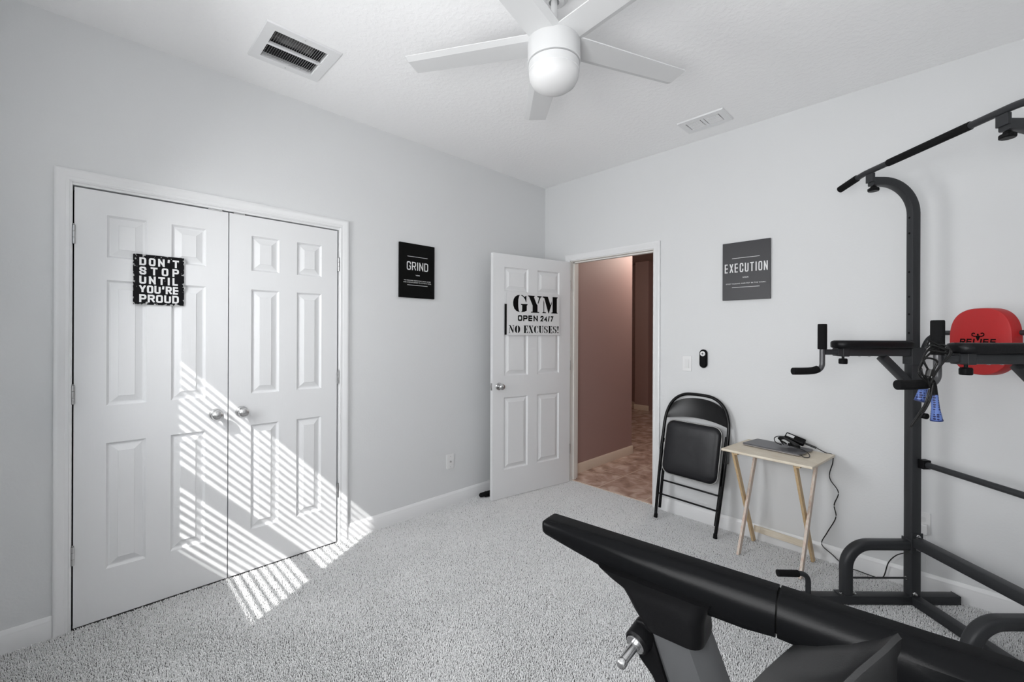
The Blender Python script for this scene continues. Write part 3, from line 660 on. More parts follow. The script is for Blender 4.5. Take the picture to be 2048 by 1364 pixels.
# cable plate, switch, fan remote, outlet with charger
t = thing('cable_plate', 'small white wall plate with a metal cable jack low on the closet wall', 'wall plate', matrix=to_left(2.097, 0.341))
obj('plate', MB().prism(rrect(0.070, 0.116, 0.004), 0.006), M_WPLAST, t, bevel=0.0015)
obj('cable_jack', MB().lathe([(0, 0.005), (0.0075, 0.005), (0.0075, 0.009), (0.0047, 0.009), (0.0047, 0.017), (0.002, 0.017), (0, 0.012)], (0, 0, 0), (0, 0, 1), 12), M_CHROME, t)
obj('screw', MB().lathe([(0, 0.006), (0.003, 0.006), (0.002, 0.0075), (0, 0.0075)], (0, 0.042, 0), (0, 0, 1), 10), M_STEEL, t)
obj('screw', MB().lathe([(0, 0.006), (0.003, 0.006), (0.002, 0.0075), (0, 0.0075)], (0, -0.042, 0), (0, 0, 1), 10), M_STEEL, t)
t = thing('light_switch', 'white rocker light switch on the wall between doorway and black remote', 'light switch', matrix=to_back(-1.4225, 1.154))
obj('plate', MB().prism(rrect(0.068, 0.114, 0.004), 0.006), M_WPLAST, t, bevel=0.0015)
obj('rocker', MB().loft([[(-0.0165, -0.033, 0.005), (0.0165, -0.033, 0.005), (0.0165, 0.033, 0.005), (-0.0165, 0.033, 0.005)], [(-0.016, -0.0325, 0.0105), (0.016, -0.0325, 0.0105), (0.016, 0.0325, 0.0072), (-0.016, 0.0325, 0.0072)]]), M_WPLAST2, t)
t = thing('fan_remote', 'black pill shaped remote in its holder on the wall beside the light switch', 'remote control', matrix=to_back(-1.298, 1.1965))
obj('holder', MB().loft([[(x, y, 0.0) for x, y in rrect(0.054, 0.134, 0.0265, 8)], [(x, y, 0.014) for x, y in rrect(0.058, 0.137, 0.0285, 8)]]), M_BLACKP, t, bevel=0.003)
obj('remote_body', MB().loft([[(x, y, 0.010) for x, y in rrect(0.047, 0.126, 0.0233, 8)], [(x, y, 0.021) for x, y in rrect(0.047, 0.126, 0.0233, 8)], [(x, y, 0.024) for x, y in rrect(0.041, 0.120, 0.0203, 8)]]), M_BLACKS, t, bevel=0.001)
pad_ = obj('button_pad', MB().lathe([(0, 0.023), (0.0185, 0.023), (0.0185, 0.0255), (0.016, 0.0265), (0, 0.0265)], (0, 0.037, 0), (0, 0, 1), 24), M_WPLAST, t, label='round white button pad')
mb = MB().lathe([(0.005, 0.0264), (0.0065, 0.0264), (0.0065, 0.027), (0.005, 0.027)], (0, 0.037, 0), (0, 0, 1), 16)
for a in (0, 90, 180, 270): mb.prism(rrect(0.004, 0.002, 0.0008, 2), 0.0005, (0.0115 * math.cos(math.radians(a)), 0.037 + 0.0115 * math.sin(math.radians(a)), 0.0265))
obj('button_marks', mb, M_POSTG, pad_)
t = thing('wall_outlet', 'white wall outlet behind the left post of the power tower', 'outlet', matrix=to_back(-0.128, 0.357))
obj('plate', MB().prism(rrect(0.070, 0.116, 0.004), 0.006), M_WPLAST, t, bevel=0.0015)
obj('socket', MB().prism(rrect(0.033, 0.028, 0.008), 0.003, (0, 0.02, 0.005)), M_WPLAST2, t)
obj('socket', MB().prism(rrect(0.033, 0.028, 0.008), 0.003, (0, -0.02, 0.005)), M_WPLAST2, t)
t = thing('wall_charger', 'white plug-in charger block in the outlet behind the power tower', 'charger', matrix=to_back(-0.122, 0.345, 0.0085))
obj('body', MB().box((-0.018, -0.044, 0.0), (0.018, 0.012, 0.026)), M_WPLAST, t, bevel=0.006)
obj('cord', MB().tube(smooth_path([(0.010, -0.044, 0.013), (0.016, -0.09, 0.016), (0.015, -0.16, 0.014), (0.014, -0.235, 0.012)], 6), 0.0017, 8), M_WPLAST, t)

# ================================================================ CEILING
# return air grille (local z points down into the room)
vx, vy = (V1[0] + V1[1]) / 2, (V1[2] + V1[3]) / 2
t = thing('return_vent', 'large square white return air grille with dark fins on the ceiling over the closet', 'ceiling vent', matrix=frame((vx, vy + 0.0, ZC), (0, 1, 0), (1, 0, 0)))
def ring(mb, W0, H0, W1, H1, z0, z1):
    a = rrect(W0, H0, 0.004, 2); b = rrect(W1, H1, 0.002, 2)
    return mb.loft([[(x, y, z0) for x, y in a], [(x, y, z1) for x, y in rrect(W0 - 0.008, H0 - 0.008, 0.003, 2)], [(x, y, z1) for x, y in b], [(x, y, z0 - 0.012) for x, y in b]], True, False)
obj('vent_frame', ring(MB(), 0.353, 0.349, 0.256, 0.252, 0.0005, 0.008).box((-0.127, -0.008, -0.006), (0.127, 0.008, 0.006)), M_TRIM, t)
mb = MB(); k = 0
x = -0.122
while x < 0.125:
    for y0, y1 in ((-0.125, -0.008), (0.008, 0.125)):
        mb.loft([[(x + 0.0068, y, -0.010), (x + 0.0076, y, -0.0105), (x + 0.0008, y, 0.004), (x, y, 0.0045)] for y in (y0, y1)])
    x += 0.0108
obj('fins', mb, M_TRIM, t)
obj('screw', MB().lathe([(0, 0.007), (0.004, 0.007), (0.003, 0.009), (0, 0.009)], (0.0, 0.152, 0), (0, 0, 1), 10), M_STEEL, t)
obj('screw', MB().lathe([(0, 0.007), (0.004, 0.007), (0.003, 0.009), (0, 0.009)], (0.0, -0.152, 0), (0, 0, 1), 10), M_STEEL, t)
mb = MB().box((-0.127, -0.127, -0.30), (0.127, 0.127, -0.29))
for a, b in (((-0.131, -0.129, -0.30), (-0.126, 0.129, -0.021)), ((0.126, -0.129, -0.30), (0.131, 0.129, -0.021)), ((-0.131, -0.129, -0.30), (0.131, -0.125, -0.021)), ((-0.131, 0.125, -0.30), (0.131, 0.129, -0.021))): mb.box(a, b)
duct = obj('duct', mb, M_DUCT, t)
obj('duct_flange', MB().box((-0.125, -0.124, -0.14), (0.125, -0.085, -0.10)).box((-0.09, 0.03, -0.17), (0.07, 0.075, -0.12)), M_DUCTG, duct)
# supply register
vx, vy = (V2[0] + V2[1]) / 2, (V2[2] + V2[3]) / 2
t = thing('supply_vent', 'small white two-bank air register on the ceiling above the doorway wall', 'ceiling vent', matrix=frame((vx, vy, ZC), (1, 0, 0), (0, -1, 0)))
obj('vent_frame', ring(MB(), 0.303, 0.200, 0.216, 0.112, 0.0005, 0.009).box((-0.009, -0.056, -0.004), (0.009, 0.056, 0.008)), M_TRIM, t)
mb = MB()
for x0, x1 in ((-0.107, -0.009), (0.009, 0.107)):
    for k in range(6):
        y = -0.046 + 0.0185 * k
        mb.loft([[(x, y - 0.0060, 0.0062), (x, y + 0.0015, 0.0018), (x, y + 0.0021, 0.0028), (x, y - 0.0054, 0.0072)] for x in (x0 + 0.003, x1 - 0.006)])
obj('louvres', mb, M_TRIM, t)
mb = MB().box((-0.108, -0.056, -0.10), (0.108, 0.056, -0.09))
for a, b in (((-0.112, -0.06, -0.1), (-0.107, 0.06, -0.021)), ((0.107, -0.06, -0.1), (0.112, 0.06, -0.021)), ((-0.112, -0.06, -0.1), (0.112, -0.055, -0.021)), ((-0.112, 0.055, -0.1), (0.112, 0.06, -0.021))): mb.box(a, b)
obj('duct', mb, M_DUCT, t)

# ceiling fan
FC = Vector((-1.176, 1.387, 0))
t = thing('ceiling_fan', 'white five-blade ceiling fan with frosted light globe', 'ceiling fan', loc=(FC.x, FC.y, ZC))
t.rotation_euler = (0, 0, ANG)          # local x = camera-right, y = away
obj('canopy', MB().lathe([(0, 0), (0.066, 0), (0.066, -0.020), (0.060, -0.045), (0.040, -0.062), (0.022, -0.062), (0.021, -0.045), (0, -0.045)], n=40), M_FAN, t)
obj('downrod', MB().lathe([(0, -0.05), (0.0135, -0.05), (0.0135, -0.16), (0.019, -0.163), (0.024, -0.170), (0.026, -0.185), (0.026, -0.205), (0, -0.205)], n=24), M_FAN, t)
obj('motor_housing', MB().lathe([(0, -0.198), (0.060, -0.198), (0.098, -0.206), (0.108, -0.214), (0.1095, -0.222), (0.1095, -0.315), (0.108, -0.3165), (0.088, -0.3165), (0.0, -0.3165)], n=56), M_FAN, t)
obj('light_ring', MB().lathe([(0, -0.316), (0.088, -0.316), (0.088, -0.3215), (0.1045, -0.3215), (0.1055, -0.3225), (0.1055, -0.353), (0.102, -0.356), (0, -0.356)], n=56), M_FAN, t)
obj('light_globe', MB().lathe([(0, -0.354), (0.1025, -0.354), (0.1035, -0.362), (0.101, -0.380), (0.090, -0.401), (0.068, -0.418), (0.036, -0.4285), (0, -0.431)], n=56), M_GLOBE, t, smooth=60)
def blade(theta):
    a = math.radians(theta); er = Vector((math.cos(a), math.sin(a), 0)); et = Vector((-math.sin(a), math.cos(a), 0))
    mb = MB(); rings = []
    pit = math.radians(-3.5)
    for r, wd in ((0.085, 0.140), (0.12, 0.140), (0.40, 0.130), (0.648, 0.120)):
        up_ = lambda y: y * math.tan(pit)
        h = wd / 2
        ys = [(-h, 0.0), (h - 0.026, 0.0), (h, 0.0105), (h, 0.014), (h - 0.028, 0.0045), (-h, 0.0045)]
        rings.append([er * r + et * y + UP * (-0.233 + up_(y) * 1.0 + dz) for y, dz in ys])
    mb.loft(rings)
    return obj('blade', mb, M_FAN, t, smooth=12)
for th in (94, 166, 238, 310, 22): blade(th)

# ================================================================ FOLDING CHAIR
cl = 0.0
ev = Vector((0, 0.1931, 0.9812)).normalized(); tl = math.radians(1.6)
cex = Vector((1, 0, 0)); cey = ev * math.cos(tl) + cex * math.sin(tl); cex2 = (cex * math.cos(tl) - ev * math.sin(tl))
chair = thing('folding_chair', 'folded black metal chair leaning on the wall beside the tray table', 'chair', matrix=frame((-1.350, 3.033, 0.003), cex2, cey))
half = [(-0.216, 0.012), (-0.224, 0.20), (-0.231, 0.45), (-0.233, 0.66), (-0.230, 0.745), (-0.219, 0.805), (-0.196, 0.862), (-0.158, 0.907), (-0.105, 0.936), (-0.045, 0.945)]
pts = [(a, b, 0) for a, b in half] + [(-a, b, 0) for a, b in reversed(half)]
obj('front_frame', MB().tube(smooth_path(pts, 5), 0.0112, 14, (0, 0, 1)), M_CHAIR, chair, smooth=50)
rear = [(-0.203, 0.075), (-0.209, 0.30), (-0.214, 0.55), (-0.216, 0.68)]
for sg in (1, -1):
    obj('rear_leg', MB().tube([(sg * a, b, -0.022) for a, b in rear], 0.0105, 14), M_CHAIR, chair, smooth=50)
    obj('foot_cap', MB().lathe([(0, 0.0), (0.0135, 0.0), (0.0138, 0.006), (0.0125, 0.03), (0, 0.03)], (sg * 0.2158, 0.0, 0), (-sg * 0.03, 1, 0), 16), M_FOAM, chair)
    obj('pivot_bracket', MB().box((sg * 0.2435, 0.50, -0.030), (sg * 0.2395, 0.60, 0.008)).box((sg * 0.222, 0.555, -0.026), (sg * 0.242, 0.585, 0.004)), M_CHAIR, chair, bevel=0.001)
    obj('seat_link', MB().box((sg * 0.2165, 0.345, -0.006), (sg * 0.2195, 0.50, 0.022)), M_CHAIR, chair)
obj('rung', MB().tube([(-0.222, 0.178, 0), (0.222, 0.178, 0)], 0.0062, 12, (0, 1, 0)), M_CHAIR, chair)
obj('rung', MB().tube([(-0.207, 0.276, -0.022), (0.207, 0.276, -0.022)], 0.0062, 12, (0, 1, 0)), M_CHAIR, chair)
# back rest: bowed plate
def plate():
    mb = MB(); N = 28; A = []; B_ = []
    for k in range(N + 1):
        s_ = -0.2215 + 0.443 * k / N; u = abs(s_) / 0.2215
        vb = 0.742 + 0.034 * (1 - u * u); vt = 0.800 + 0.120 * max(0.0, 1 - u ** 2.3) ** 0.62
        col = []
        for j in range(9):
            v = vb + (vt - vb) * j / 8
            col.append((s_, v, 0.004 - 0.022 * (1 - u * u) - 0.004 * math.sin(PI * j / 8)))
        A.append(col)
    n = 9
    vs = [p for c in A for p in c] + [(x, y, z - 0.003) for c in A for x, y, z in c]; o = (N + 1) * n; fs = []
    for i in range(N):
        for j in range(n - 1):
            a = i * n + j; fs += [(a, a + n, a + n + 1, a + 1), (o + a, o + a + 1, o + a + n + 1, o + a + n)]
        a = i * n; fs.append((a, o + a, o + a + n, a + n)); a = i * n + n - 1; fs.append((a, a + n, o + a + n, o + a))
    for i in (0, N):
        for j in range(n - 1):
            a = i * n + j; fs.append((a, a + 1, o + a + 1, o + a))
    return mb.add(vs, fs)
obj('backrest', plate(), M_CHAIR, chair, smooth=50)
SY = 0.5375
seat = obj('seat', MB().loft([[(x, SY + y, 0.006) for x, y in rrect(0.392, 0.385, 0.055, 8)], [(x, SY + y, 0.012) for x, y in rrect(0.404, 0.397, 0.060, 8)], [(x, SY + y, 0.024) for x, y in rrect(0.404, 0.397, 0.060, 8)]]), M_CHAIR, chair)
ringp = [(x, SY + y, 0.0245) for x, y in rrect(0.402, 0.395, 0.060, 8)]
obj('seat_rim', MB().tube(ringp + [ringp[0], ringp[1]], 0.0036, 8, (0, 0, 1), cap=False), M_PIPING, chair, smooth=60)
obj('seat_pad', MB().loft([[(x, SY + y, z) for x, y in rrect(w_, w_ - 0.007, r_, 8)] for w_, r_, z in ((0.396, 0.058, 0.022), (0.393, 0.057, 0.030), (0.382, 0.052, 0.038), (0.355, 0.045, 0.0435), (0.30, 0.04, 0.0465), (0.20, 0.03, 0.047), (0.08, 0.02, 0.0455))]), M_SEAT, chair, smooth=70)

# ================================================================ TRAY TABLE, LAPTOP, ADAPTER
ZT = 0.66
TR = math.radians(-5.5)
tray = thing('tray_table', 'folding pale wood tray table holding the laptop', 'table', loc=(-0.767, 3.02, -0.0015), rz=TR)
zt = ZT + 0.0015
obj('tabletop', MB().box((-0.247, -0.196, zt - 0.015), (0.247, 0.196, zt)), M_PINE, tray, bevel=0.004, segs=3)
def leg(x, y0, y1, z1, m):
    """straight flat leg from floor (x, y0) to (x, y1, z1)"""
    a = Vector((x, y0, 0.0015)); b = Vector((x, y1, z1)); t_ = (b - a).normalized(); wv = Vector((0, t_.z, -t_.y)) * 0.0165; xv = Vector((0.0075, 0, 0))
    rings = []
    for p in (a, b):
        q = [p - xv - wv, p + xv - wv, p + xv + wv, p - xv + wv]
        rings.append([Vector((v.x, v.y + t_.y / t_.z * (p.z - v.z), p.z)) for v in q])
    return obj('leg', MB().loft(rings), m, tray, bevel=0.002)
leg(-0.172, -0.118, 0.155, zt - 0.015, M_PINEW); leg(0.168, -0.118, 0.155, zt - 0.015, M_PINEW)
leg(-0.190, 0.148, -0.150, zt - 0.015, M_PINEL); leg(0.150, 0.148, -0.150, zt - 0.015, M_PINEL)
obj('stretcher', MB().box((-0.1825, 0.130, 0.070), (0.1425, 0.139, 0.112)), M_PINE, tray, bevel=0.002)
obj('pivot_bolt', MB().lathe([(0, -0.004), (0.004, -0.004), (0.004, 0.024), (0, 0.024)], (-0.1905, 0.019, 0.325), (1, 0, 0), 10), M_STEEL, tray)
obj('pivot_bolt', MB().lathe([(0, -0.004), (0.004, -0.004), (0.004, 0.024), (0, 0.024)], (0.1495, 0.019, 0.325), (1, 0, 0), 10), M_STEEL, tray)
obj('top_rail', MB().box((-0.165, 0.146, zt - 0.048), (0.160, 0.164, zt - 0.0152)), M_PINEL, tray)
obj('latch_block', MB().box((-0.095, -0.140, zt - 0.030), (0.055, -0.115, zt - 0.0152)), M_PINEW, tray, bevel=0.001)
for x in (-0.181, 0.159): obj('catch', MB().box((x - 0.017, -0.16, zt - 0.032), (x + 0.017, -0.13, zt - 0.0152)), M_PINEL, tray)

lap = thing('laptop', 'closed grey laptop lying on the pale wood tray table', 'laptop', loc=(-0.786, 3.098, ZT + 0.0005), rz=math.radians(-9.5))
obj('base', MB().loft([[(x, y, z) for x, y in rrect(0.332 - e, 0.196 - e, 0.012, 4)] for e, z in ((0.016, 0.001), (0.002, 0.005), (0, 0.0095))]), M_LAPEDGE, lap)
obj('lid', MB().loft([[(x, y, z) for x, y in rrect(0.332 - e, 0.196 - e, 0.012, 4)] for e, z in ((0, 0.0102), (0, 0.0145), (0.004, 0.0165))]), M_LAPTOP, lap)
obj('foot_strip', MB().box((-0.13, 0.07, 0), (0.13, 0.078, 0.0015)), M_FOAM, lap); obj('foot_strip', MB().box((-0.13, -0.078, 0), (0.13, -0.07, 0.0015)), M_FOAM, lap)

bx = Vector((0.955, 0.02, -0.295)).normalized(); by = Vector((0.06, 0.85, 0.52)); by = (by - bx * by.dot(bx)).normalized()
ADP = Vector((-0.700, 3.150, 0.7245))
ad = thing('power_adapter', 'black laptop power adapter with bundled cable resting on the laptop', 'charger', loc=ADP)
A = lambda p: Vector(p) - ADP
brick = MB(); o = Vector((0, 0, 0))
rings = []
for e, hz in ((0.006, -0.0135), (0, -0.0105), (0, 0.0105), (0.006, 0.0135)):
    rings.append([bx * x + by * y + bx.cross(by) * hz for x, y in rrect(0.108 - e, 0.044 - e, 0.006, 4)])
br_ = obj('brick', brick.loft(rings), M_BLACKP, ad)
bz = bx.cross(by)
obj('sticker', MB().add([bx * a + by * b + bz * 0.0138 for a, b in ((-0.048, -0.012), (-0.006, -0.012), (-0.006, 0.010), (-0.048, 0.010))], [(0, 1, 2, 3)]), M_LABELW, br_)
obj('strain_relief', MB().tube([bx * 0.052, bx * 0.075, bx * 0.10, bx * 0.118], 0.0062, 10), M_CABLE, ad)
mb = MB()
for k in range(4):
    a = [Vector((-0.052 + 0.018 * math.sin(k), -0.035, -0.036 + 0.004 * k)), Vector((-0.068 - 0.004 * k, -0.045, -0.012 + 0.004 * k)), Vector((-0.045, -0.052, 0.002 + 0.003 * k)), Vector((0.0 + 0.01 * k, -0.055, -0.02)), Vector((0.035, -0.05, -0.036)), Vector((0.02, -0.035, -0.038)), Vector((-0.03, -0.03, -0.037 + 0.004 * k))]
    mb.tube(smooth_path(a, 6), 0.0034, 8)
obj('cable_bundle', mb, M_CABLE, ad)
obj('bundle_tie', MB().lathe([(0, -0.007), (0.0145, -0.007), (0.0145, 0.007), (0, 0.007)], (-0.012, -0.050, -0.024), (0.8, 0, -0.6), 12), M_FOAM, ad)
obj('loop_cable', MB().tube(smooth_path([A((-0.752, 3.148, 0.732)), A((-0.785, 3.12, 0.733)), A((-0.800, 3.10, 0.722)), A((-0.790, 3.09, 0.700)), A((-0.76, 3.10, 0.686))], 6), 0.0026, 8), M_CABLE, ad)
obj('output_cable', MB().tube(smooth_path([A((-0.69, 3.10, 0.684)), A((-0.64, 3.08, 0.6815)), A((-0.602, 3.03, 0.673)), A((-0.594, 2.995, 0.6645)), A((-0.612, 2.972, 0.664)), A((-0.634, 2.990, 0.668))], 6), 0.0024, 8), M_CABLE, ad)
cord = [ADP + bx * 0.1215, Vector((-0.548, 3.185, 0.6635)), Vector((-0.520, 3.216, 0.650)), Vector((-0.520, 3.222, 0.60)), (-0.534, 3.222, 0.54), (-0.530, 3.221, 0.495), (-0.491, 3.221, 0.43), (-0.512, 3.221, 0.349), (-0.503, 3.221, 0.277), (-0.545, 3.221, 0.173), (-0.573, 3.222, 0.092), (-0.52, 3.219, 0.048), (-0.458, 3.217, 0.004), (-0.395, 3.210, 0.002), (-0.330, 3.200, 0.002), (-0.285, 3.208, 0.010), (-0.262, 3.210, 0.10), (-0.228, 3.208, 0.155), (-0.188, 3.210, 0.186), (-0.150, 3.216, 0.24), (-0.145, 3.222, 0.318)]
CO = Vector((-0.395, 3.210, 0.0))
pc = obj('power_cord', MB().tube([Vector(p) - CO for p in smooth_path(cord, 6)], 0.0027, 8), M_CABLE, smooth=60)  # mains cord of the laptop adapter, down to the outlet
pc.location = CO
tag(pc, 'thin black electric cord hanging from the tray table and running along the carpet', 'cord')

# ================================================================ POWER TOWER
L0, T0 = 1.95, 1.93
ORG = RGT * L0 + FWD * T0
tower = thing('power_tower', 'dark grey pull-up and dip station with red backrest in the right corner', 'gym equipment', loc=(ORG.x, ORG.y, -0.0015), rz=ANG)
def q(L, t_, z): return (L - L0, t_ - T0, z + 0.0015)
def part(name, mb, m=M_TOWER, **k): return obj(name, mb, m, tower, **k)
TF, TN = 2.235, 1.63
SQ = lambda w_, h_, r=0.006: rrect(w_, h_, r, 2)
for T_, far in ((TF, True), (TN, False)):
    sgn = 1 if far else -1            # outward along depth
    part('foot_beam', MB().sweep([q(1.34, T_ + 0.0, 0.0205), q(2.29, T_, 0.0205)], SQ(0.05, 0.044)))
    part('end_cap', MB().box(q(2.2885, T_ - 0.0255, -0.0015), q(2.2925, T_ + 0.0255, 0.043)), M_BLACKP, bevel=0.002)
    part('end_cap', MB().box(q(1.3375, T_ - 0.0255, -0.0015), q(1.3415, T_ + 0.0255, 0.043)), M_BLACKP, bevel=0.002)
    part('post', MB().sweep([q(2.065, T_, 0.0425), q(2.065, T_, 1.300)], SQ(0.05, 0.05)))
    up_path = [q(2.065, T_, 1.28), q(2.065, T_, 1.995)] + [q(x, T_, z) for x, z in arc(1.90, 1.998, 0.165 + 0.0, 0, 90, 14)] + [q(1.845, T_, 2.163)]
    part('upper_post', MB().sweep(up_path, SQ(0.042, 0.040), up=(0, 1, 0)), smooth=35)
    for z in (1.979, 1.899, 1.699, 1.572, 1.482, 1.386):
        part('adjustment_hole', MB().lathe([(0, 0), (0.0055, 0), (0.0055, 0.0006), (0, 0.0006)], q(2.0441, T_, z), (-1, 0, 0), 12), M_BLACKINK)
    part('bar_bracket', MB().box(q(1.834, T_ - 0.0215, 2.160), q(1.850, T_ + 0.0215, 2.2035)), bevel=0.002)
    kb = part('clamp_knob', MB().lathe([(0.005, 0.0), (0.005, -0.014), (0.012, -0.014), (0.014, -0.017), (0.014, -0.022), (0.022, -0.023), (0.025, -0.026), (0.025, -0.036), (0.022, -0.039), (0, -0.039)], q(1.858, T_, 2.153), (0, 0, 1), 10), M_BLACKP)
    part('bar_bolt', MB().lathe([(0, 0), (0.006, 0), (0.006, 0.012), (0.009, 0.013), (0.006, 0.020), (0, 0.021)], q(1.845, T_, 2.204), (0, 0, 1), 12), M_CHROME)
    # dip arm
    part('arm_sleeve', MB().sweep([q(1.665, T_, 1.286), q(2.04, T_, 1.286)], SQ(0.042, 0.040)))
    part('arm_tube', MB().sweep([q(1.606, T_, 1.286), q(1.70, T_, 1.286)], SQ(0.034, 0.028)))
    part('arm_knob', MB().lathe([(0.006, 0.0), (0.006, -0.012), (0.0165, -0.013), (0.0195, -0.018), (0.0195, -0.038), (0.017, -0.041), (0, -0.041)], q(1.705, T_, 1.266), (0, 0, 1), 12), M_BLACKP)
    part('arm_collar', MB().box(q(1.690, T_ - 0.0225, 1.2635), q(1.722, T_ + 0.0225, 1.3065)), bevel=0.002)
    part('arm_brace', MB().sweep([q(1.905, T_, 1.262), q(2.048, T_, 1.120)], SQ(0.035, 0.045), up=(0, 1, 0)))
    part('post_sleeve', MB().box(q(2.036, T_ - 0.029, 1.225), q(2.094, T_ + 0.029, 1.312)), bevel=0.002)
    hp = [q(1.598, T_, 1.425), q(1.598, T_, 1.27)] + [q(x, T_, z) for x, z in arc(1.560, 1.226, 0.038, 0, -88, 9)] + [q(1.45, T_, 1.187)]
    part('handle_tube', MB().tube(hp, 0.0125, 14, (0, 1, 0)), M_HANDLE, smooth=50)
    part('handle_grip', MB().lathe([(0, 0), (0.019, 0), (0.0205, 0.003), (0.0205, 0.126), (0.0185, 0.130), (0, 0.130)], q(1.598, T_, 1.300), (0, 0, 1), 20), M_FOAM)
    part('handle_grip', MB().tube(smooth_path([q(1.575, T_, 1.198), q(1.550, T_, 1.190), q(1.50, T_, 1.187), q(1.447, T_, 1.1865)], 4), 0.0185, 18, (0, 1, 0)), M_FOAM, smooth=50)
    pd = []
    for e, z in ((0.010, 1.3065), (0.0, 1.313), (0.0, 1.335), (0.006, 1.342), (0.022, 1.346)):
        pd.append([q(1.853 + x, T_ + y, z) for x, y in rrect(0.396 - e, 0.105 - e, 0.045, 6)])
    part('arm_pad', MB().loft(pd), M_VINYL, smooth=50)
    part('pad_screw', MB().lathe([(0, 0), (0.006, 0), (0.005, -0.003), (0, -0.003)], q(1.79, T_, 1.266), (0, 0, 1), 10), M_CHROME)
    part('pad_screw', MB().lathe([(0, 0), (0.006, 0), (0.005, -0.003), (0, -0.003)], q(1.84, T_, 1.266), (0, 0, 1), 10), M_CHROME)
    # pull pin knob on the camera side of the post
    part('height_pin', MB().lathe([(0.008, 0.0), (0.008, 0.010), (0.015, 0.011), (0.015, 0.036), (0.012, 0.039), (0, 0.039)], q(2.078, T_ - 0.025, 0.968), (0, -1, 0), 16), M_BLACKP)
    # knee arch in front of the post
    ar = [q(1.724, T_, 0.0425), q(1.724, T_, 0.17)] + [q(x, T_, z) for x, z in arc(1.839, 0.182, 0.115, 180, 90, 12)] + [q(2.042, T_, 0.297)]
    part('knee_brace', MB().sweep(ar, rrect(0.050, 0.052, 0.016, 4), up=(0, 1, 0)), smooth=45)
    part('brace_plate', MB().box(q(1.680, T_ - 0.030, 0.0425), q(1.768, T_ + 0.030, 0.0465)), bevel=0.001)
    part('brace_plate', MB().box(q(2.036, T_ - 0.030, 0.265), q(2.0405, T_ + 0.030, 0.330)), bevel=0.001)
    for x in (1.690, 1.760): part('bolt', MB().lathe([(0, 0), (0.008, 0), (0.008, 0.005), (0.004, 0.006), (0.004, 0.012), (0, 0.012)], q(x, T_ - 0.012, 0.0465), (0, 0, 1), 6), M_CHROME)
    part('band_rod', MB().tube([q(1.748, T_, 0.125), q(2.042, T_, 0.125)], 0.0048, 10, (0, 1, 0)))
    part('rod_nut', MB().lathe([(0, 0), (0.009, 0), (0.009, 0.007), (0, 0.007)], q(2.033, T_, 0.125), (1, 0, 0), 6), M_CHROME)
    # push-up handle at the end of the foot
    ph = [q(1.530, T_, 0.042), q(1.530, T_, 0.100)] + [q(x, T_, z) for x, z in arc(1.490, 0.105, 0.040, 0, 90, 6)] + [q(1.376, T_, 0.147)]
    part('pushup_bar', MB().tube(ph, 0.0125, 14, (0, 1, 0)), smooth=50)
    part('pushup_grip', MB().tube([q(1.478, T_, 0.145), q(1.372, T_, 0.147)], 0.0168, 16, (0, 1, 0)), M_FOAM)
    # corner plates and bolts of the cross bars
    for z in (0.350, 0.285, 0.02, 0.058):
        part('bolt', MB().lathe([(0, 0), (0.010, 0), (0.010, 0.004), (0.0075, 0.006), (0.0075, 0.011), (0.004, 0.012), (0.004, 0.016), (0, 0.017)], q(2.052 if z < 0.1 else 2.068, T_ - sgn * 0.0262, z), (0, -sgn, 0), 6), M_CHROME)
    part('bar_plate', MB().box(q(2.038, T_ - sgn * 0.025, 0.272), q(2.094, T_ - sgn * 0.029, 0.366)), bevel=0.001)
    part('bar_socket', MB().box(q(2.066, T_ - sgn * 0.025, 0.700), q(2.106, T_ - sgn * 0.058, 0.745)), M_BLACKP, bevel=0.003)
part('floor_crossbar', MB().sweep([q(2.066, TF - 0.026, 0.0205), q(2.066, TN + 0.026, 0.0205)], SQ(0.05, 0.044)))
part('brace_crossbar', MB().sweep([q(2.068, TF - 0.029, 0.318), q(2.068, TN + 0.029, 0.318)], SQ(0.05, 0.05)))
part('round_crossbar', MB().tube([q(2.088, TF - 0.058, 0.7225), q(2.088, TN + 0.058, 0.7225)], 0.0145, 16))
bar = smooth_path([q(1.836, 2.43, 2.190), q(1.8385, 2.365, 2.2025), q(1.840, 2.32, 2.2105), q(1.840, 2.27, 2.2165), q(1.840, 2.20, 2.2175)], 5) + smooth_path([q(1.840, 1.66, 2.2175), q(1.840, 1.59, 2.2165), q(1.840, 1.54, 2.2105), q(1.8385, 1.495, 2.2025), q(1.836, 1.43, 2.190)], 5)
part('pullup_bar', MB().tube(bar, 0.0140, 16), smooth=50)
part('bar_grip', MB().tube([q(1.840, 2.125, 2.2175), q(1.840, 1.745, 2.2175)], 0.0172, 18), M_FOAM)
part('bar_grip', MB().tube([q(1.8395, 2.318, 2.211), q(1.8382, 2.372, 2.201), q(1.836, 2.434, 2.189)], 0.0178, 18), M_FOAM)
part('bar_grip', MB().tube([q(1.8395, 1.542, 2.211), q(1.8382, 1.488, 2.201), q(1.836, 1.426, 2.189)], 0.0178, 18), M_FOAM)
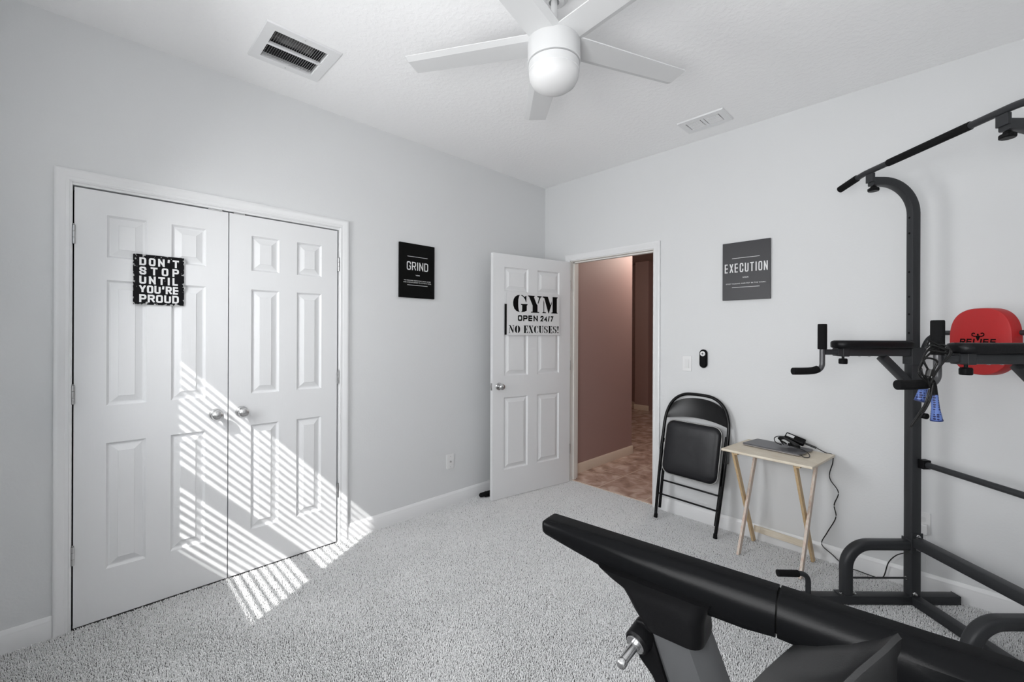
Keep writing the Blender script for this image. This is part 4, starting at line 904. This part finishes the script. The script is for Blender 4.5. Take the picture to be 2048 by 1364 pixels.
# back rest
bt = smooth_path([q(2.106, TF - 0.004, 1.262), q(2.106, TF - 0.018, 1.315), q(2.108, TF - 0.045, 1.360), q(2.110, TF - 0.10, 1.383), q(2.110, TF - 0.16, 1.386)], 5) + smooth_path([q(2.110, TN + 0.16, 1.386), q(2.110, TN + 0.10, 1.383), q(2.108, TN + 0.045, 1.360), q(2.106, TN + 0.018, 1.315), q(2.106, TN + 0.004, 1.262)], 5)
part('backrest_tube', MB().tube(bt, 0.0115, 14, (1, 0, 0)), smooth=50)
def pad_outline(e):
    out = []
    for k in range(64):
        a = 2 * PI * k / 64; c, s_ = math.cos(a), math.sin(a)
        ex_ = 2 / 2.7 if s_ > 0 else 2 / 2.3
        out.append((math.copysign(abs(c) ** ex_, c) * (0.130 - e), math.copysign(abs(s_) ** ex_, s_) * (0.148 - e)))
    return out
pr = []
for e, x in ((0.0, 2.098 + 0.045), (0.0, 2.098 + 0.008), (0.0025, 2.098 + 0.002), (0.008, 2.098), (0.05, 2.0965)):
    pr.append([q(x, 1.925 - a, 1.347 + b) for a, b in pad_outline(e)])
# pad stands just in front of its support tube
bp = part('backrest_pad', MB().loft([[(x - 0.030, y, z) for x, y, z in r] for r in pr]), M_RED, smooth=40, label='red padded backrest')
LM = frame((0, 0, 0), (0, -1, 0), (0, 0, 1))
XF = 2.0655 - L0
def on_pad(poly, z_off=0.0): return [(XF, 1.925 - T0 - a, 1.347 + 0.004 + b) for a, b in poly]
mb = MB(); tmp = strokes(MB(), 'RELIFE', 0, 0, 0.150, 0.026, 0, 0.0055, 0.005, slant=0.16)
mb.add([(XF - c_, 1.925 - T0 - (a - 0.004), 1.351 + b - 0.0035) for a, b, c_ in tmp.v], tmp.f)
obj('lettering', mb, M_BLACKINK, bp)
mb = MB()
def emb(polys, thk):
    for pl in polys:
        P = [Vector(p) for p in pl]
        for i in range(len(P) - 1):
            d_ = (P[i + 1] - P[i]).normalized(); n_ = Vector((-d_.y, d_.x)) * thk / 2; e_ = d_ * thk * 0.3
            mb.add([(XF, 1.925 - T0 - v.x, 1.351 + v.y) for v in (P[i] - e_ - n_, P[i + 1] + e_ - n_, P[i + 1] + e_ + n_, P[i] - e_ + n_)], [(0, 1, 2, 3)])
emb([[(-0.004, 0.021), (-0.015, 0.020), (-0.024, 0.024), (-0.025, 0.031), (-0.019, 0.035), (-0.013, 0.033)], [(0.004, 0.021), (0.015, 0.020), (0.024, 0.024), (0.025, 0.031), (0.019, 0.035), (0.013, 0.033)]], 0.0045)
mb.add(on_pad([(-0.010, 0.022), (0.010, 0.022), (0.005, 0.008), (0.002, 0.001), (-0.002, 0.001), (-0.005, 0.008)]), [tuple(range(6))])
mb.add(on_pad([(0.0042 * math.cos(k * PI / 6), 0.0275 + 0.0052 * math.sin(k * PI / 6)) for k in range(12)]), [tuple(range(12))])
obj('emblem', mb, M_BLACKINK, bp)

# jump rope looped over the near dip handle
def rp(x, y, t_=1.60): return RGT * ((x - 1024) / FPX * t_) + FWD * t_ + UP * (CAMH - (y - 671.5) / FPX * t_)
JO = rp(1868, 720)
rope = thing('jump_rope', 'black jump rope with blue grips hanging from the dip handle', 'jump rope', loc=JO)
def loop(pts, ts): return smooth_path([rp(x, y, t_) - JO for (x, y), t_ in zip(pts, ts)], 6)
strands = [([(1858, 768), (1843, 742), (1848, 712), (1866, 692), (1888, 690), (1900, 702), (1890, 720), (1872, 745), (1860, 770)], [1.598, 1.60, 1.60, 1.602, 1.60, 1.585, 1.59, 1.595, 1.598]),
 ([(1862, 770), (1838, 748), (1846, 722), (1870, 700), (1893, 697), (1903, 706), (1884, 728), (1866, 752)], [1.595, 1.598, 1.60, 1.60, 1.59, 1.583, 1.588, 1.592]),
 ([(1853, 690), (1858, 682), (1876, 690), (1893, 700), (1902, 708), (1888, 706), (1866, 697), (1855, 702)], [1.605, 1.60, 1.60, 1.597, 1.594, 1.60, 1.60, 1.603]),
 ([(1852, 696), (1862, 690), (1884, 697), (1900, 705), (1880, 703), (1858, 700)], [1.60, 1.595, 1.593, 1.590, 1.588, 1.592]),
 ([(1858, 742), (1848, 722), (1856, 716), (1874, 722), (1868, 738), (1856, 756), (1862, 776)], [1.59, 1.592, 1.59, 1.586, 1.59, 1.592, 1.595]),
 ([(1866, 770), (1860, 800), (1846, 826), (1823, 852), (1836, 832), (1852, 806), (1860, 778)], [1.59, 1.588, 1.59, 1.595, 1.592, 1.59, 1.59])]
for pts, ts in strands: obj('cable', MB().tube(loop(pts, ts), 0.0035, 8), M_CABLE, rope, smooth=60)
obj('cable_tie', MB().lathe([(0, -0.012), (0.012, -0.012), (0.012, 0.012), (0, 0.012)], rp(1860, 745, 1.592) - JO, (0.2, 0, 1), 12), M_CABLE, rope)
def handle(top, bot, t_, r0, r1):
    a = rp(*top, t_) - JO; b = rp(*bot, t_) - JO; ax = b - a; ln_ = ax.length; nk = 0.34
    g = obj('rope_handle', MB().lathe([(0, 0), (r0 * 0.96, 0), (r0, ln_ * 0.02), (r0 * 1.1, ln_ * 0.5), (r1, ln_ * 0.97), (r1 * 0.95, ln_), (0, ln_)], a, ax, 24), M_BLUEP, rope)
    obj('handle_neck', MB().lathe([(0, -0.045), (r0 * 0.75, -0.045), (r0 * 0.92, -0.03), (r0 * 0.98, 0.0), (0, 0.0)], a, ax, 18), M_BLACKP, g)
    obj('handle_rim', MB().lathe([(0, ln_ - 0.004), (r1 * 1.04, ln_ - 0.004), (r1 * 1.04, ln_ + 0.001), (0, ln_ + 0.001)], a, ax, 24), M_BLUED, g)
    return g
handle((1869, 789), (1874, 841), 1.600, 0.0108, 0.0178)
handle((1849, 772), (1839, 802), 1.672, 0.0130, 0.0155)

# ================================================================ FOREGROUND EXERCISE MACHINE
K = 1.278
MP0 = Vector((-0.7637, 0.8639, 0.8791)); MDV = Vector((0.9939, 0.110, 0)).normalized(); MNV = Vector((MDV.y, -MDV.x, 0))
MO = MP0 + MDV * (0.36 * K); MO.z = -0.0015
mach = thing('exercise_machine', 'black exercise machine with a long sloping beam and silver pull pin in the foreground', 'exercise machine', matrix=frame(MO, MDV, -MNV))
def g(s_, n_, z_): return ((s_ - 0.36) * K, -n_ * K, 0.8791 + 0.0015 + z_ * K)
def mpart(name, mb, m, **k): return obj(name, mb, m, mach, **k)
def sect(s_, zr, zp, bulge=0.003, e=0.0):
    f = -0.048; zm = (zr + zp) / 2
    pr = [(f + e, -0.002 - e), (f + 0.003 + e, -e), (-0.019, -0.0006 - e), (-0.0125, zr * 0.16 - e), (-0.0065 - e * .5, zr * 0.42 - e * .5), (-0.002 - e * .7, zr * 0.78), (bulge * .3 - e, zr - 0.003), (bulge * .5 - e, zm), (-0.001 - e, zp + 0.004), (-0.0035 - e, zp + 0.001 + e * .4), (-0.007, zp + e * .5), (f + 0.006 + e, zp + e * .5), (f + e, zp + 0.006)]
    return [g(s_, n_, z_) for n_, z_ in pr]
mpart('beam', MB().loft([sect(-0.004, -0.007, -0.026, 0.0, 0.003), sect(-0.0015, -0.0065, -0.0285, 0.001, 0.0008), sect(0.004, -0.0065, -0.0305), sect(0.05, -0.009, -0.039), sect(0.136, -0.014, -0.054), sect(0.229, -0.022, -0.0655), sect(0.309, -0.026, -0.067, 0.004), sect(0.373, -0.026, -0.066, 0.006), sect(0.4155, -0.024, -0.061, 0.007)]), M_BLACKS, smooth=32)
mpart('beam_joint', MB().loft([sect(0.40, -0.027, -0.058, 0.003, 0.003), sect(0.43, -0.027, -0.057, 0.003, 0.003)]), M_BLACKINK)
mpart('rear_body', MB().loft([sect(0.4180, -0.024, -0.061, 0.007), sect(0.445, -0.024, -0.062, 0.008), sect(0.50, -0.022, -0.075, 0.010), sect(0.56, -0.018, -0.10, 0.012), sect(0.66, -0.018, -0.14, 0.012), sect(0.80, -0.018, -0.17, 0.012), sect(1.0, -0.018, -0.19, 0.012)]), M_BLACKS, smooth=32)
# hood: horn-like cover reaching towards the room side
hr = []
for n_, sl, zl, sr, zr in ((-0.02, 0.442, -0.056, 0.558, 0.0), (0.0, 0.434, -0.061, 0.550, -0.001), (0.015, 0.424, -0.069, 0.540, -0.010), (0.03, 0.414, -0.078, 0.528, -0.020), (0.045, 0.404, -0.087, 0.516, -0.030), (0.06, 0.394, -0.098, 0.504, -0.042), (0.075, 0.383, -0.112, 0.491, -0.057), (0.09, 0.372, -0.130, 0.477, -0.077), (0.105, 0.361, -0.155, 0.462, -0.105), (0.115, 0.353, -0.185, 0.450, -0.140)):
    dS, dZ = sr - sl, zr - zl; sag = 0.012 if n_ > 0.02 else 0.0
    pl = [(sl, zl - 0.004), (sl + 0.003, zl + 0.001)]
    for u in (0.15, 0.3, 0.5, 0.7, 0.85): pl.append((sl + dS * u, zl + dZ * u - sag * math.sin(PI * u) * (1 if n_ > 0.01 else 0.5)))
    pl += [(sr - 0.006, zr - 0.001), (sr, zr - 0.003), (sr + 0.002, zr - 0.010), (sr + 0.003, zr - 0.05), (sr, zr - 0.10), (sr - 0.02, zr - 0.13), (sl + 0.05, zl - 0.085), (sl + 0.015, zl - 0.04)]
    hr.append([g(a, n_, b) for a, b in pl])
mpart('hood', MB().loft(hr), M_HOOD, smooth=38)
# neck under the beam
nk = []
for z_, a, b, e in ((-0.045, 0.128, 0.330, 0.0), (-0.056, 0.150, 0.325, 0.0), (-0.064, 0.176, 0.322, 0.001), (-0.078, 0.190, 0.319, 0.002), (-0.092, 0.199, 0.318, 0.002), (-0.106, 0.213, 0.319, 0.003), (-0.116, 0.222, 0.318, 0.003)):
    nk.append([g((a + b) / 2 + x, -0.0185 + y, z_) for x, y in rrect(b - a, 0.072 + e * 4, 0.022, 5)])
mpart('neck', MB().loft(nk), M_BLACKP, smooth=45)
pp = []
POLY = [(-0.045, -0.045), (-0.045, 0.004), (-0.036, 0.010), (0.006, 0.010), (0.020, 0.006), (0.040, -0.012), (0.047, -0.028), (0.047, -0.045), (0.04, -0.052), (-0.038, -0.052)]
for z_ in (-0.098, -0.14, -0.22, -0.35, -0.68):
    c_ = 0.2665 + (-0.105 - z_) * 0.41
    pp.append([g(c_ + x, y, z_) for x, y in POLY])
mpart('seat_post', MB().loft(pp), M_POSTG, smooth=24)
zb = -0.6875
mpart('base_beam', MB().box(g(0.25, -0.055, zb), g(0.95, 0.010, zb + 0.035)), M_BLACKP, bevel=0.01)
mpart('base_foot', MB().box(g(0.24, -0.26, zb), g(0.30, 0.215, zb + 0.045)), M_BLACKP, bevel=0.01)
mpart('base_foot', MB().box(g(0.90, -0.26, zb), g(0.96, 0.215, zb + 0.045)), M_BLACKP, bevel=0.01)
mpart('rear_post', MB().box(g(0.72, -0.050, zb + 0.035), g(0.84, 0.006, -0.13)), M_BLACKP, bevel=0.01)
pax = Vector((-0.15, -0.95, -0.27)).normalized()         # local: towards camera, left and down
pb = Vector(g(0.2335, 0.006, -0.126))
mpart('pin_housing', MB().loft([[g(a, n_, z_) for a, z_ in ((0.207, -0.112), (0.222, -0.110), (0.232, -0.118), (0.262, -0.200), (0.272, -0.235), (0.252, -0.222), (0.236, -0.196), (0.214, -0.176), (0.203, -0.150))] for n_ in (-0.035, 0.006, 0.014)]), M_BLACKP, bevel=0.006, smooth=40)
pv = Vector(g(0.214, 0.028, -0.1445))
mpart('pin_boss', MB().lathe([(0, -0.05), (0.028, -0.05), (0.027, -0.004), (0.024, 0.0), (0, 0.0)], pv, pax, 28), M_BLACKP)
mpart('washer', MB().lathe([(0, -0.001), (0.0205, -0.001), (0.0205, 0.002), (0.019, 0.0032), (0.0, 0.0032)], pv, pax, 28), M_CHROME)
mpart('pull_pin', MB().lathe([(0, 0.002), (0.0115, 0.002), (0.0115, 0.009), (0.0095, 0.010), (0.0095, 0.048), (0.0108, 0.049), (0.0115, 0.054), (0.0105, 0.060), (0.006, 0.064), (0, 0.065)], pv, pax, 24), M_CHROME, smooth=40)

# black rod on the carpet behind the open door
rod = thing('black_rod', 'black rounded rod lying on the carpet behind the open door', 'rod', loc=(-2.785, 2.36, 0.0))
obj('shaft', MB().lathe([(0, 0), (0.010, 0.002), (0.017, 0.010), (0.0185, 0.022), (0.0185, 0.062), (0.0205, 0.063), (0.0205, 0.068), (0.0185, 0.069), (0.0185, 0.46), (0, 0.46)], (0, -0.012, 0.019), (0.06, 1, 0), 20), M_FOAM, rod)
obj('strap', MB().tube([(0.02, 0.03, 0.004), (0.035, 0.09, 0.004), (0.045, 0.2, 0.004)], 0.006, 8), M_FOAM, rod)
